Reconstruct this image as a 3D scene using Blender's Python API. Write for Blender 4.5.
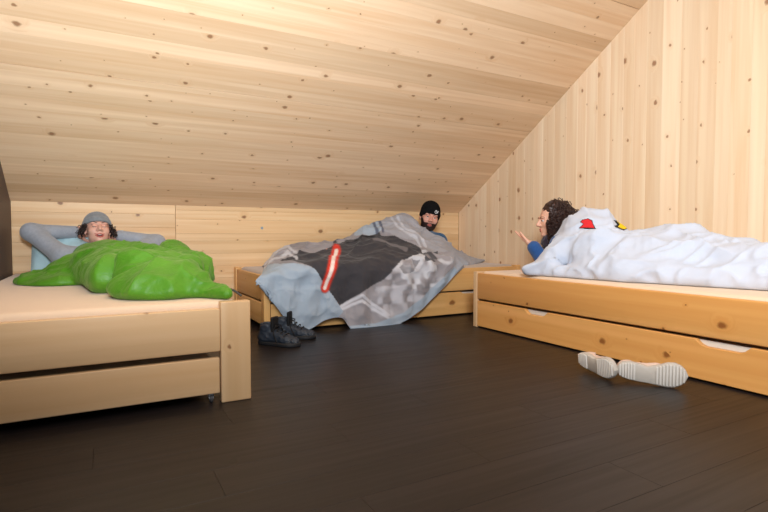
import bpy, bmesh, math, random
import numpy as np
from mathutils import Vector, Matrix

# ------------------------------------------------------------------ camera, world, lights, exposure
scene = bpy.context.scene
for o in list(bpy.data.objects):
    bpy.data.objects.remove(o)
COL = scene.collection
R = math.radians
H = 0.68                                    # camera height
FPX = 512.0                                 # focal length in pixels of the 768 px frame
YAW = R(28.7)
PIT = math.atan(20.5 / 512)
cam_d = bpy.data.cameras.new('camera')
cam_d.sensor_width = 36.0
cam_d.lens = 24.0
cam_d.clip_start = 0.02
cam = bpy.data.objects.new('camera', cam_d)
COL.objects.link(cam)
cam.location = (0, 0, H)
cam.rotation_euler = (math.pi / 2 - PIT, 0, -YAW)
scene.camera = cam

world = bpy.data.worlds.new('world')
scene.world = world
world.use_nodes = True
world.node_tree.nodes['Background'].inputs[0].default_value = (0.80, 0.90, 1.0, 1)
world.node_tree.nodes['Background'].inputs[1].default_value = 0.35

def lamp(name, kind, loc, energy, color, size, aim=None):
    d = bpy.data.lights.new(name, kind)
    d.energy = energy
    d.color = color
    if kind == 'AREA':
        d.shape = 'DISK'
        d.size = size
    else:
        d.shadow_soft_size = size
    o = bpy.data.objects.new(name, d)
    COL.objects.link(o)
    o.location = loc
    if aim is not None:
        o.rotation_euler = (Vector(aim) - Vector(loc)).to_track_quat('-Z', 'Y').to_euler()
    return o
lamp('room_fill_light', 'POINT', (0.55, 0.10, 2.05), 40, (1.0, 0.95, 0.89), 0.25)  # unseen soft point light, added above the camera to brighten the room
wl_ = lamp('wall_fill_light', 'AREA', (-0.30, -1.0, 2.3), 60, (0.90, 0.95, 1.0), 1.0, (3.4, 2.0, 1.25))  # area light added behind the camera to lift the right wall, no window
wl_.data.spread = R(105)
fl = lamp('bounced_flash_light', 'SPOT', (-0.05, 0.35, 1.05), 420, (0.89, 0.94, 1.0), 0.12, (-0.10, 2.2, 2.35))
fl.data.spot_size = R(125)
fl.data.spot_blend = 1.0

scene.view_settings.view_transform = 'Standard'
scene.view_settings.look = 'None'
scene.view_settings.gamma = 1.0
scene.view_settings.use_curve_mapping = False
scene.view_settings.exposure = 0.25

# ------------------------------------------------------------------ pixel -> place helpers (768 x 512 frame)
cF = np.array([math.sin(YAW) * math.cos(PIT), math.cos(YAW) * math.cos(PIT), -math.sin(PIT)])
cR = np.array([math.cos(YAW), -math.sin(YAW), 0.0])
cU = np.cross(cR, cF)
cC = np.array([0, 0, H])
def ray(x, y):
    return cF + cR * (x - 384) / FPX + cU * (256 - y) / FPX
def on_y(x, y, Y):
    d = ray(x, y)
    return Vector(cC + d * Y / d[1])
def on_x(x, y, X):
    d = ray(x, y)
    return Vector(cC + d * X / d[0])
def on_z(x, y, Z):
    d = ray(x, y)
    return Vector(cC + d * (Z - H) / d[2])
def project(P):
    v = np.asarray(P, dtype=float) - cC
    z = v @ cF
    return 384 + FPX * (v @ cR) / z, 256 - FPX * (v @ cU) / z

# ------------------------------------------------------------------ helpers
rng = random.Random(7)
def tag(o, label=None, cat=None, group=None, kind=None):
    if label: o['label'] = label
    if cat: o['category'] = cat
    if group: o['group'] = group
    if kind: o['kind'] = kind
    return o
def empty(name, loc=(0, 0, 0), rz=0.0):
    o = bpy.data.objects.new(name, None)
    o.empty_display_size = 0.1
    o.location = loc
    o.rotation_euler = (0, 0, rz)
    COL.objects.link(o)
    return o
def link(name, me, mat=None, parent=None, matrix=None):
    o = bpy.data.objects.new(name, me)
    COL.objects.link(o)
    if mat is not None and not me.materials:
        me.materials.append(mat)
    M = matrix if matrix is not None else Matrix.Identity(4)
    if parent is not None:
        o.parent = parent
        bpy_m = world_of(parent)
        o.matrix_parent_inverse = bpy_m.inverted()
    o.matrix_basis = M
    o.color = (rng.random(), rng.random(), rng.random(), 1)
    return o
def world_of(o):
    m = Matrix.LocRotScale(o.location, o.rotation_euler, o.scale)
    if o.parent:
        return world_of(o.parent) @ o.matrix_parent_inverse @ m
    return m
def mesh(name, verts, faces, smooth=False):
    me = bpy.data.meshes.new(name)
    me.from_pydata([tuple(map(float, v)) for v in verts], [], faces)
    me.update()
    if smooth:
        me.polygons.foreach_set('use_smooth', [True] * len(me.polygons))
    return me
def frame(origin, ex, ey):
    """matrix with local x = ex, local y = ey, local z = ex x ey"""
    ex = Vector(ex).normalized()
    ey = Vector(ey).normalized()
    ez = ex.cross(ey)
    M = Matrix((ex, ey, ez)).transposed().to_4x4()
    M.translation = origin
    return M
def poly_board(name, pts, T, c=0.002):
    """convex ccw outline pts (local xy), face at z = 0 chamfered by c, depth T"""
    n = len(pts)
    P = [Vector(p) for p in pts]
    ins = []
    for i in range(n):
        a, b, d = P[i - 1], P[i], P[(i + 1) % n]
        e1 = (b - a).normalized(); e2 = (d - b).normalized()
        n1 = Vector((-e1.y, e1.x)); n2 = Vector((-e2.y, e2.x))
        s = (n1 + n2)
        s = s / max(1e-6, (1 + n1.dot(n2)))
        ins.append(b + s * c)
    v = [(p.x, p.y, 0) for p in ins] + [(p.x, p.y, -c) for p in P] + [(p.x, p.y, -T) for p in P]
    f = [tuple(range(n))]
    for i in range(n):
        j = (i + 1) % n
        f.append((n + i, n + j, j, i))
        f.append((2 * n + i, 2 * n + j, n + j, n + i))
    f.append(tuple(reversed(range(2 * n, 3 * n))))
    return mesh(name, v, f)
_rb = {}
def rect_board(L, W, T, c=0.002):
    k = (round(L, 4), round(W, 4), T, c)
    if k not in _rb:
        _rb[k] = poly_board('board', [(0, 0), (L, 0), (L, W), (0, W)], T, c)
    return _rb[k]
def round_box(name, x0, x1, y0, y1, z0, z1, b=0.006, seg=3):
    bm = bmesh.new()
    bmesh.ops.create_cube(bm, size=1)
    for v in bm.verts:
        v.co = Vector(((x0 + x1) / 2 + v.co.x * (x1 - x0), (y0 + y1) / 2 + v.co.y * (y1 - y0), (z0 + z1) / 2 + v.co.z * (z1 - z0)))
    if b > 0:
        bmesh.ops.bevel(bm, geom=bm.edges[:], offset=b, segments=seg, profile=0.5, affect='EDGES')
    me = bpy.data.meshes.new(name)
    bm.to_mesh(me); bm.free()
    me.polygons.foreach_set('use_smooth', [True] * len(me.polygons))
    try: me.set_sharp_from_angle(angle=R(35))
    except Exception: pass
    return me

# ------------------------------------------------------------------ materials
class NT:
    def __init__(s, name):
        s.m = bpy.data.materials.new(name)
        s.m.use_nodes = True
        s.t = s.m.node_tree
        s.t.nodes.clear()
        s.out = s.t.nodes.new('ShaderNodeOutputMaterial')
        s.b = s.t.nodes.new('ShaderNodeBsdfPrincipled')
        s.t.links.new(s.b.outputs[0], s.out.inputs[0])
    def n(s, typ, **kw):
        x = s.t.nodes.new(typ)
        for k, v in kw.items():
            if k.startswith('i_'):
                x.inputs[int(k[2:])].default_value = v
            else:
                setattr(x, k, v)
        return x
    def l(s, a, b):
        s.t.links.new(a, b)
    def math(s, op, a, b=None, clamp=False):
        x = s.n('ShaderNodeMath', operation=op, use_clamp=clamp)
        for i, v in enumerate((a, b)):
            if v is None: continue
            if isinstance(v, (int, float)): x.inputs[i].default_value = v
            else: s.l(v, x.inputs[i])
        return x.outputs[0]
    def vmath(s, op, a, b=None):
        x = s.n('ShaderNodeVectorMath', operation=op)
        for i, v in enumerate((a, b)):
            if v is None: continue
            if isinstance(v, (tuple, list)): x.inputs[i].default_value = v
            else: s.l(v, x.inputs[i])
        return x.outputs[0]
    def mix(s, fac, a, b, mode='MIX'):
        x = s.n('ShaderNodeMix', data_type='RGBA', blend_type=mode)
        for sock, v in ((x.inputs['Factor'], fac), (x.inputs[6], a), (x.inputs[7], b)):
            if isinstance(v, (int, float)): sock.default_value = v
            elif isinstance(v, (tuple, list)): sock.default_value = tuple(v) if len(v) == 4 else tuple(v) + (1,)
            else: s.l(v, sock)
        return x.outputs[2]
    def ramp(s, fac, stops, interp='LINEAR'):
        x = s.n('ShaderNodeValToRGB')
        x.color_ramp.interpolation = interp
        e = x.color_ramp.elements
        while len(e) < len(stops): e.new(0.5)
        for el, (p, c) in zip(e, stops):
            el.position = p
            el.color = c if len(c) == 4 else tuple(c) + (1,)
        s.l(fac, x.inputs[0])
        return x.outputs[0]
    def bump(s, height, strength=0.2, dist=0.002):
        x = s.n('ShaderNodeBump')
        x.inputs['Strength'].default_value = strength
        x.inputs['Distance'].default_value = dist
        s.l(height, x.inputs['Height'])
        s.l(x.outputs[0], s.b.inputs['Normal'])
    def base(s, v):
        if isinstance(v, (tuple, list)): s.b.inputs['Base Color'].default_value = tuple(v) if len(v) == 4 else tuple(v) + (1,)
        else: s.l(v, s.b.inputs['Base Color'])
    def rough(s, v):
        if isinstance(v, (int, float)): s.b.inputs['Roughness'].default_value = v
        else: s.l(v, s.b.inputs['Roughness'])

def srgb(r, g, b):
    f = lambda c: (c / 12.92 if c <= 0.04045 else ((c + 0.055) / 1.055) ** 2.4)
    return (f(r / 255), f(g / 255), f(b / 255))

def wood(name, light, dark, knot, knots=3.0, knot_p=0.45, rough=0.42, vary=0.16, grain=1.0, spec=0.35, kr=1.0, streak=0.6):
    """board wood: local x along the grain, object colour drives tint and offset"""
    s = NT(name)
    tc = s.n('ShaderNodeTexCoord')
    oi = s.n('ShaderNodeObjectInfo')
    off = s.vmath('MULTIPLY', oi.outputs['Color'], (37.0, 53.0, 29.0))
    P = s.vmath('ADD', tc.outputs['Object'], off)
    # knots
    flat = s.vmath('MULTIPLY', P, (knots, knots * 1.25, 0.0))
    wob = s.n('ShaderNodeTexNoise'); wob.inputs['Scale'].default_value = 9.0
    s.l(flat, wob.inputs['Vector'])
    w2 = s.vmath('MULTIPLY', s.vmath('SUBTRACT', wob.outputs['Color'], (0.5, 0.5, 0.5)), (0.10, 0.07, 0))
    vor = s.n('ShaderNodeTexVoronoi', voronoi_dimensions='2D', feature='F1')
    vor.inputs['Scale'].default_value = 1.0
    s.l(s.vmath('ADD', flat, w2), vor.inputs['Vector'])
    sep = s.n('ShaderNodeSeparateColor'); s.l(vor.outputs['Color'], sep.inputs[0])
    has = s.math('LESS_THAN', sep.outputs[0], knot_p)
    rad = s.math('MULTIPLY', s.math('ADD', s.math('MULTIPLY', s.math('POWER', sep.outputs[1], 3.0), 0.085), 0.018), kr)
    d = s.math('DIVIDE', vor.outputs['Distance'], rad)
    kmask = s.math('MULTIPLY', has, s.n('ShaderNodeMapRange', clamp=True).outputs[0])
    mr = s.t.nodes[-1] if False else None
    m1 = s.n('ShaderNodeMapRange'); s.l(d, m1.inputs[0]); m1.inputs[1].default_value = 0.55; m1.inputs[2].default_value = 1.15; m1.inputs[3].default_value = 1; m1.inputs[4].default_value = 0
    m2 = s.n('ShaderNodeMapRange'); s.l(d, m2.inputs[0]); m2.inputs[1].default_value = 0.8; m2.inputs[2].default_value = 3.2; m2.inputs[3].default_value = 1; m2.inputs[4].default_value = 0
    core = s.math('MULTIPLY', has, m1.outputs[0])
    halo = s.math('MULTIPLY', has, m2.outputs[0])
    # grain, bent round the knots
    g_in = s.vmath('MULTIPLY', P, (1.1 * grain, 34.0 * grain, 1.0))
    gn = s.n('ShaderNodeTexNoise'); gn.inputs['Scale'].default_value = 1.0; gn.inputs['Detail'].default_value = 5.0; gn.inputs['Distortion'].default_value = 0.5
    bend = s.n('ShaderNodeCombineXYZ'); s.l(s.math('MULTIPLY', halo, 2.2), bend.inputs[1])
    s.l(s.vmath('ADD', g_in, bend.outputs[0]), gn.inputs['Vector'])
    bn = s.n('ShaderNodeTexNoise'); bn.inputs['Scale'].default_value = 1.0; bn.inputs['Detail'].default_value = 2.0
    s.l(s.vmath('MULTIPLY', P, (0.45, 7.0, 1.0)), bn.inputs['Vector'])
    g = s.math('ADD', s.math('MULTIPLY', gn.outputs[0], 0.55), s.math('MULTIPLY', bn.outputs[0], 0.45))
    fac = s.n('ShaderNodeMapRange'); s.l(g, fac.inputs[0]); fac.inputs[1].default_value = 0.32; fac.inputs[2].default_value = 0.74
    c = s.mix(fac.outputs[0], light, dark)
    sn = s.n('ShaderNodeTexNoise'); sn.inputs['Scale'].default_value = 1.0; sn.inputs['Detail'].default_value = 2.0
    s.l(s.vmath('MULTIPLY', s.vmath('ADD', P, (3.3, 5.1, 0)), (0.30 * grain, 11.0, 1.0)), sn.inputs['Vector'])
    sm_ = s.n('ShaderNodeMapRange'); s.l(sn.outputs[0], sm_.inputs[0]); sm_.inputs[1].default_value = 0.52; sm_.inputs[2].default_value = 0.70
    c = s.mix(s.math('MULTIPLY', sm_.outputs[0], streak), c, tuple(min(1.0, v * 1.10 + .03) for v in light))
    oc = s.n('ShaderNodeSeparateColor'); s.l(oi.outputs['Color'], oc.inputs[0])
    tint = s.ramp(oc.outputs[0], [(0, (1 - vary, 1 - vary * 1.15, 1 - vary * 1.4)), (0.5, (1, 1, 1)), (1, (1 + vary * .35, 1 + vary * .4, 1 + vary * .5))])
    c = s.mix(1.0, c, tint, 'MULTIPLY')
    c = s.mix(s.math('MULTIPLY', halo, 0.35), c, dark)
    c = s.mix(s.math('MULTIPLY', core, 0.78), c, knot)
    s.base(c)
    s.b.inputs['Specular IOR Level'].default_value = spec
    s.rough(s.math('ADD', s.math('MULTIPLY', gn.outputs[0], 0.18), rough - 0.09))
    s.bump(gn.outputs[0], 0.10, 0.002)
    return s.m

M = {}
M['ceil_wood'] = wood('ceiling_pine', srgb(240, 210, 175), srgb(219, 178, 135), srgb(132, 88, 56), 4.8, 0.78, 0.40, 0.15, kr=1.05)
M['wall_wood'] = wood('gable_pine', srgb(247, 223, 192), srgb(233, 197, 155), srgb(140, 88, 54), 4.4, 0.80, 0.42, 0.10, kr=1.1)
M['knee_wood'] = wood('knee_wall_pine', srgb(238, 204, 158), srgb(222, 174, 120), srgb(122, 74, 40), 4.2, 0.75, 0.45, 0.10, kr=1.2)
M['bed_wood_pale'] = wood('pale_bed_pine', srgb(224, 188, 144), srgb(210, 168, 120), srgb(120, 66, 30), 3.2, 0.55, 0.38, 0.06, 0.6)
M['bed_wood'] = wood('golden_bed_pine', srgb(226, 168, 98), srgb(210, 144, 74), srgb(116, 58, 22), 4.2, 0.75, 0.36, 0.06, 0.6)
def plain(name, col, rough=0.6, spec=0.3, noise=0.0, nscale=40.0, bump=0.0, sheen=0.0, metal=0.0, bscale=None):
    s = NT(name)
    if noise > 0 or bump > 0:
        tc = s.n('ShaderNodeTexCoord')
        nz = s.n('ShaderNodeTexNoise'); nz.inputs['Scale'].default_value = nscale; nz.inputs['Detail'].default_value = 4
        s.l(tc.outputs['Object'], nz.inputs['Vector'])
        a = tuple(c * (1 - noise) for c in col); b = tuple(min(1, c * (1 + noise)) for c in col)
        s.base(s.mix(nz.outputs[0], a, b))
        if bump > 0:
            n2 = nz
            if bscale:
                n2 = s.n('ShaderNodeTexNoise'); n2.inputs['Scale'].default_value = bscale; n2.inputs['Detail'].default_value = 3
                s.l(tc.outputs['Object'], n2.inputs['Vector'])
            s.bump(n2.outputs[0], bump, 0.004)
    else:
        s.base(col)
    s.rough(rough)
    s.b.inputs['Specular IOR Level'].default_value = spec
    s.b.inputs['Metallic'].default_value = metal
    if sheen > 0:
        s.b.inputs['Sheen Weight'].default_value = sheen
        s.b.inputs['Sheen Roughness'].default_value = 0.5
    return s.m
M['floor_wood'] = wood('dark_laminate', srgb(35, 29, 28), srgb(22, 18, 17), srgb(17, 14, 13), 1.5, 0.2, 0.40, 0.12, 1.4, 0.3, streak=0.1)
M['joint'] = plain('dark_joint', srgb(120, 88, 60), 0.8)
M['floor_joint'] = plain('floor_joint', srgb(22, 18, 17), 0.8)
M['dark_panel'] = plain('dark_brown_panel', srgb(98, 84, 80), 0.55, 0.3, 0.08, 6)
M['plaster'] = plain('rear_lining', srgb(225, 195, 155), 0.8)
M['sheet'] = plain('cream_sheet', srgb(232, 204, 174), 0.8, 0.1, 0.02, 30, 0.10, 0.2, bscale=7)
M['grey_sheet'] = plain('grey_sheet', srgb(186, 170, 156), 0.8, 0.1, 0.03, 30, 0.10, 0.2, bscale=7)
M['drawer_inner'] = plain('pale_drawer_inside', srgb(214, 204, 190), 0.7)
M['steel'] = plain('steel', srgb(150, 152, 155), 0.3, 0.5, metal=1.0)
M['rubber'] = plain('grey_rubber', srgb(60, 60, 62), 0.5)

# ------------------------------------------------------------------ the room
XL, XR, YB, Z0, SL = -0.571, 3.346, 4.443, 0.934, 0.6485
YF, YR = -2.6, 0.45                                   # front wall, ridge
ZR = Z0 + SL * (YB - YR)
YF0 = YR - (YB - YR)
def ceil_z(y):
    return Z0 + SL * (YB - y)
def box_mesh(name, x0, x1, y0, y1, z0, z1):
    return round_box(name, x0, x1, y0, y1, z0, z1, 0)

# floor
floor = link('floor', box_mesh('floor', XL - .1, XR + .1, YF0 - .1, YB + .1, -0.08, -0.0025), M['floor_joint'])
tag(floor, kind='structure', label='dark brown laminate plank floor of the attic room', cat='floor')
PW, PL = 0.172, 1.18
y = YB
row = 0
while y > -1.0:
    x = XL - ((row * 0.37) % 1.0) * PL
    while x < XR:
        a, b = max(x, XL), min(x + PL, XR)
        if b - a > 0.03:
            link('floor_plank', rect_board(round(b - a - 0.0006, 4), PW - 0.0006, 0.0025, 0.0004), M['floor_wood'], floor, frame((a, y - PW, 0), (1, 0, 0), (0, 1, 0)))
        x += PL
    y -= PW
    row += 1

# ceiling slope over the beds: boards run along x
sv = Vector((0, -1, SL)).normalized()                 # up the slope
nrm = Vector((1, 0, 0)).cross(-sv)                    # placeholder, fixed below
ceil_me = mesh('ceiling', [(XL - .1, YB + .12, Z0 + .012 - SL * .12), (XR + .1, YB + .12, Z0 + .012 - SL * .12), (XR + .1, YR, ZR + .012), (XL - .1, YR, ZR + .012),
                           (XL - .1, YB + .12, Z0 + .13 - SL * .12), (XR + .1, YB + .12, Z0 + .13 - SL * .12), (XR + .1, YR, ZR + .13), (XL - .1, YR, ZR + .13)],
               [(0, 1, 2, 3), (7, 6, 5, 4), (0, 4, 5, 1), (1, 5, 6, 2), (2, 6, 7, 3), (3, 7, 4, 0)])
ceiling = link('ceiling', ceil_me, M['joint'])
tag(ceiling, kind='structure', label='sloping pine board ceiling of the attic room', cat='ceiling')
slen = (YB - YR) * math.sqrt(1 + SL * SL)
d = 0.0
BW = 0.102
seam_d = (YB - 3.405) * math.sqrt(1 + SL * SL)
seams = [seam_d + k * 1.24 for k in (-1, 0, 1, 2)]
edges = [0.0]
while edges[-1] < slen - 0.02:
    nx = edges[-1] + BW * rng.choice((0.85, 1.0, 1.0, 1.15))
    for sd in seams:
        if edges[-1] < sd - 0.02 and nx > sd - 0.035:
            nx = sd
    edges.append(min(nx, slen))
for a, b in zip(edges, edges[1:]):
    gap = 0.0035 if any(abs(b - sd) < 0.002 for sd in seams) else 0.0006
    org = Vector((XR, YB, Z0)) + sv * a
    # face looks down into the room: local x = -X, local y = up the slope
    link('ceiling_board', rect_board(XR - XL, round(b - a - gap, 4), 0.011, 0.0010 if gap < 0.001 else 0.002), M['ceil_wood'], ceiling, frame(org, (-1, 0, 0), sv))
    
# knee wall at the back: boards run along x, one upright panel joint
wb = link('wall_back', box_mesh('wall_back', XL - .1, XR + .1, YB + .012, YB + .12, -0.05, Z0 + .1), M['joint'])
tag(wb, kind='structure', label='low golden pine knee wall behind the beds', cat='wall')
jx = 0.513
for pi, (xa, xb) in enumerate(((XL, jx), (jx, XR))):
    z = 0.0
    hs = [0.11, 0.105, 0.11, 0.10, 0.105, 0.105, 0.062, 0.115, 0.075, 0.08] if pi else [0.10, 0.11, 0.105, 0.11, 0.105, 0.10, 0.115, 0.105, 0.1]
    for h in hs:
        h2 = min(h, Z0 - z)
        if h2 > 0.01:
            # faces the room (-Y): local x = +X, local y = +Z -> local z = -Y
            link('wall_board', rect_board(round(xb - xa - 0.0025, 4), round(h2 - 0.0006, 4), 0.011, 0.0010), M['knee_wood'], wb, frame((xa + 0.001, YB, z), (1, 0, 0), (0, 0, 1)))
        z += h
# screw cover on the knee wall
p = on_y(262, 228, YB)
bm = bmesh.new()
bmesh.ops.create_cone(bm, cap_ends=True, segments=16, radius1=0.012, radius2=0.010, depth=0.005)
me = bpy.data.meshes.new('screw_cover'); bm.to_mesh(me); bm.free()
sc_m = plain('blue_grey_plastic', srgb(150, 165, 175), 0.4)
sc = link('screw_cover', me, sc_m, wb, frame((p.x, YB - 0.0025, p.z), (1, 0, 0), (0, 0, 1)))

# gable wall on the right: upright boards cut to the roof slope
wr = link('wall_right', mesh('wall_right', [(XR + .012, YF0, -.05), (XR + .012, YB + .1, -.05), (XR + .012, YB + .1, Z0 - SL * .1 + .1), (XR + .012, YR, ZR + .1), (XR + .012, YF0, Z0 + .1),
                                           (XR + .13, YF0, -.05), (XR + .13, YB + .1, -.05), (XR + .13, YB + .1, Z0 - SL * .1 + .1), (XR + .13, YR, ZR + .1), (XR + .13, YF0, Z0 + .1)],
                                [(0, 1, 2, 3, 4), (9, 8, 7, 6, 5), (0, 5, 6, 1), (1, 6, 7, 2), (2, 7, 8, 3), (3, 8, 9, 4), (4, 9, 5, 0)]), M['joint'])
tag(wr, kind='structure', label='pale pine gable wall of upright boards on the right', cat='wall')
y = YB
while y > YR + 0.02:
    w = 0.112 * rng.choice((0.75, 0.9, 1.0, 1.0, 1.15, 1.25))
    ya = max(y - w, YR)
    wa = y - ya
    # faces the room (-X): local x = +Z (grain upright), local y = +Y  -> local z = Z x Y = -X
    g = 0.0006
    outline = [(0, 0), (ceil_z(ya), 0), (ceil_z(y), wa - g), (0, wa - g)]
    link('wall_board', poly_board('gable_board', outline, 0.011, 0.0010), M['wall_wood'], wr, frame((XR, ya, 0), (0, 0, 1), (0, 1, 0)))
    y = ya
# dark panelled wall on the left
wl = link('wall_left', mesh('wall_left', [(XL, YF0, -.05), (XL, YB + .1, -.05), (XL, YB + .1, Z0 - SL * .1 + .1), (XL, YR, ZR + .1), (XL, YF0, Z0 + .1),
                                         (XL - .12, YF0, -.05), (XL - .12, YB + .1, -.05), (XL - .12, YB + .1, Z0 - SL * .1 + .1), (XL - .12, YR, ZR + .1), (XL - .12, YF0, Z0 + .1)],
                               [(4, 3, 2, 1, 0), (5, 6, 7, 8, 9), (0, 1, 6, 5), (1, 2, 7, 6), (2, 3, 8, 7), (3, 4, 9, 8), (4, 0, 5, 9)]), M['dark_panel'])
tag(wl, kind='structure', label='plain dark brown wall panel at the left edge', cat='wall')

# ------------------------------------------------------------------ beds
def drawer_front(name, L, h, T, cuts, cd=0.026):
    """board along local x, height local y, thickness -z; cuts = [(centre, width)] hand grips in the top edge"""
    xs = [(0.0, h)]
    top = []
    N = 10
    for c, w in sorted(cuts):
        for k in range(N + 1):
            t = k / N
            xx = c - w / 2 + w * t
            e = min(t, 1 - t) * w / 0.035
            e = min(1, e)
            top.append((xx, h - cd * (e * e * (3 - 2 * e))))
    top = [(0, h)] + top + [(L, h)]
    # vertical strips between bottom and top
    v = []; f = []
    ch = 0.003
    n = len(top)
    for (x, yy) in top:
        v += [(x, 0, -ch), (x, ch, 0), (x, yy - ch, 0), (x, yy, -ch), (x, yy, -T), (x, 0, -T)]
    for i in range(n - 1):
        a, b = i * 6, (i + 1) * 6
        for k in range(6):
            k2 = (k + 1) % 6
            f.append((a + k, b + k, b + k2, a + k2))
    f.append(tuple(range(5, -1, -1)))
    e = (n - 1) * 6
    f.append(tuple(range(e, e + 6)))
    me = mesh(name, v, f)
    bm = bmesh.new(); bm.from_mesh(me)
    bmesh.ops.recalc_face_normals(bm, faces=bm.faces[:])
    bm.to_mesh(me); bm.free()
    return me
def caster(parent, x, y, r=0.017):
    bm = bmesh.new()
    bmesh.ops.create_cone(bm, cap_ends=True, segments=20, radius1=r, radius2=r, depth=0.014)
    bmesh.ops.bevel(bm, geom=[e for e in bm.edges if len(e.link_faces) == 2 and e.calc_face_angle(0) > 1], offset=0.003, segments=2, affect='EDGES')
    me = bpy.data.meshes.new('wheel'); bm.to_mesh(me); bm.free()
    w = link('caster_wheel', me, M['rubber'], parent, Matrix.Translation((x, y, r)) @ Matrix.Rotation(math.pi / 2, 4, 'Y'))
    bm = bmesh.new()
    bmesh.ops.create_cone(bm, cap_ends=True, segments=16, radius1=r * .5, radius2=r * .5, depth=0.017)
    me = bpy.data.meshes.new('hub'); bm.to_mesh(me); bm.free()
    link('wheel_hub', me, M['steel'], w, Matrix.Identity(4) if False else w_matrix(w))
    link('caster_bracket', round_box('bracket', x - .011, x + .011, y - .006, y + .014, r + .004, 2 * r + .006, .002, 2), M['steel'], parent)
    return w
def w_matrix(w):
    return world_of(w)

PT = 0.412            # post top
def board_obj(name, x0, x1, y0, y1, z0, z1, mat, parent, b=0.005):
    """solid timber with rounded edges; grain runs along its longest side"""
    L = (x1 - x0, y1 - y0, z1 - z0)
    c = Vector(((x0 + x1) / 2, (y0 + y1) / 2, (z0 + z1) / 2))
    k = max(range(3), key=lambda i: L[i])
    j = sorted(range(3), key=lambda i: L[i])[1]
    e = [Vector((1, 0, 0)), Vector((0, 1, 0)), Vector((0, 0, 1))]
    ex, ey = e[k], e[j]
    Mx = frame(c, ex, ey)
    i = 3 - k - j
    me = round_box(name, -L[k] / 2, L[k] / 2, -L[j] / 2, L[j] / 2, -L[i] / 2, L[i] / 2, b, 3)
    return link(name, me, mat, parent, Mx)

# --- bed on the left: its foot end faces the camera
LY0, LY1, LX0, LX1 = 2.116, 4.42, -0.562, 0.528
bed = empty('bed', (0, 3.2, 0))
tag(bed, 'pale pine bed at the left, under the green sleeping bag', 'bed', 'pine beds of the attic room')
W = M['bed_wood_pale']
board_obj('post', LX1 - .120, LX1, LY0, LY0 + .045, 0, PT, W, bed)
board_obj('post', LX0, LX0 + .120, LY0, LY0 + .045, 0, PT, W, bed)
board_obj('post', LX1 - .120, LX1, LY1 - .045, LY1, 0, PT, W, bed)
board_obj('post', LX0, LX0 + .120, LY1 - .045, LY1, 0, PT, W, bed)
board_obj('end_rail', LX0 + .121, LX1 - .121, LY0 + .004, LY0 + .034, .211, .386, W, bed)
board_obj('side_rail', LX1 - .040, LX1 - .012, LY0 + .046, LY1 - .046, .211, .386, W, bed)
board_obj('side_rail', LX0 + .012, LX0 + .040, LY0 + .046, LY1 - .046, .211, .386, W, bed)
board_obj('end_rail', LX0 + .121, LX1 - .121, LY1 - .034, LY1 - .004, .211, .386, W, bed)
dr = board_obj('drawer_front', LX0 + .124, LX1 - .124, LY0 + .008, LY0 + .036, .040, .186, W, bed)
link('drawer_box', round_box('drawer_box', LX0 + .14, LX1 - .14, LY0 + .038, LY0 + 1.2, .045, .165, 0.003), M['drawer_inner'], bed)
caster(bed, 0.372, LY0 + .03)
caster(bed, -0.40, LY0 + .03)

# --- bed at the back: its long side faces the camera, left end in view
BX0, BX1, BY0, BY1 = 0.966, 3.335, 3.495, 4.425
bed2 = empty('bed', (2.1, 3.95, 0))
tag(bed2, 'golden pine bed along the back wall, under the grey printed duvet', 'bed', 'pine beds of the attic room')
W2 = wood('back_bed_pine', srgb(228, 180, 116), srgb(210, 154, 88), srgb(116, 60, 26), 2.4, 0.4, 0.38, 0.08, 0.8)
for (xa, xb) in ((BX0, BX0 + .045), (BX1 - .045, BX1)):
    for (ya, yb) in ((BY0, BY0 + .075), (BY1 - .075, BY1)):
        board_obj('post', xa, xb, ya, yb, 0, PT, W2, bed2)
for (xa, xb) in ((BX0 + .008, BX0 + .036), (BX1 - .036, BX1 - .008)):
    board_obj('end_rail', xa, xb, BY0 + .076, BY1 - .076, .215, .398, W2, bed2)
    board_obj('end_board', xa, xb, BY0 + .076, BY1 - .076, .045, .203, W2, bed2)
board_obj('side_rail', BX0 + .046, BX1 - .046, BY0 + .004, BY0 + .034, .212, .402, W2, bed2)
board_obj('side_rail', BX0 + .046, BX1 - .046, BY1 - .034, BY1 - .004, .212, .402, W2, bed2)
Ld = BX1 - BX0 - .10
me = drawer_front('drawer_front', Ld, .186, .026, [(.45, .24), (Ld - .5, .24)], .018)
link('drawer_front', me, W2, bed2, frame((BX0 + .05, BY0 + .008, .014), (1, 0, 0), (0, 0, 1)))
link('drawer_box', round_box('drawer_box', BX0 + .07, BX1 - .07, BY0 + .036, BY1 - .10, .02, .192, 0.003), M['drawer_inner'], bed2)

# --- bed on the right along the gable wall
RX0, RX1, RY0, RY1 = 2.422, 3.335, 0.62, 3.032
bed3 = empty('bed', (2.9, 1.8, 0))
tag(bed3, 'golden pine bed along the gable wall, under the white duvet', 'bed', 'pine beds of the attic room')
W3 = M['bed_wood']
for (ya, yb) in ((RY0, RY0 + .042), (RY1 - .042, RY1)):
    for (xa, xb) in ((RX0, RX0 + .12), (RX1 - .12, RX1)):
        board_obj('post', xa, xb, ya, yb, 0, PT, M['bed_wood_pale'], bed3)
    board_obj('end_rail', RX0 + .121, RX1 - .121, ya + .006, yb - .006, .212, .398, W3, bed3)
board_obj('side_rail', RX0 + .002, RX0 + .034, RY0 + .043, RY1 - .043, .211, .402, W3, bed3, 0.008)
board_obj('side_rail', RX1 - .034, RX1 - .002, RY0 + .043, RY1 - .043, .211, .402, W3, bed3, 0.008)
Ld = RY1 - RY0 - .094
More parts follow.
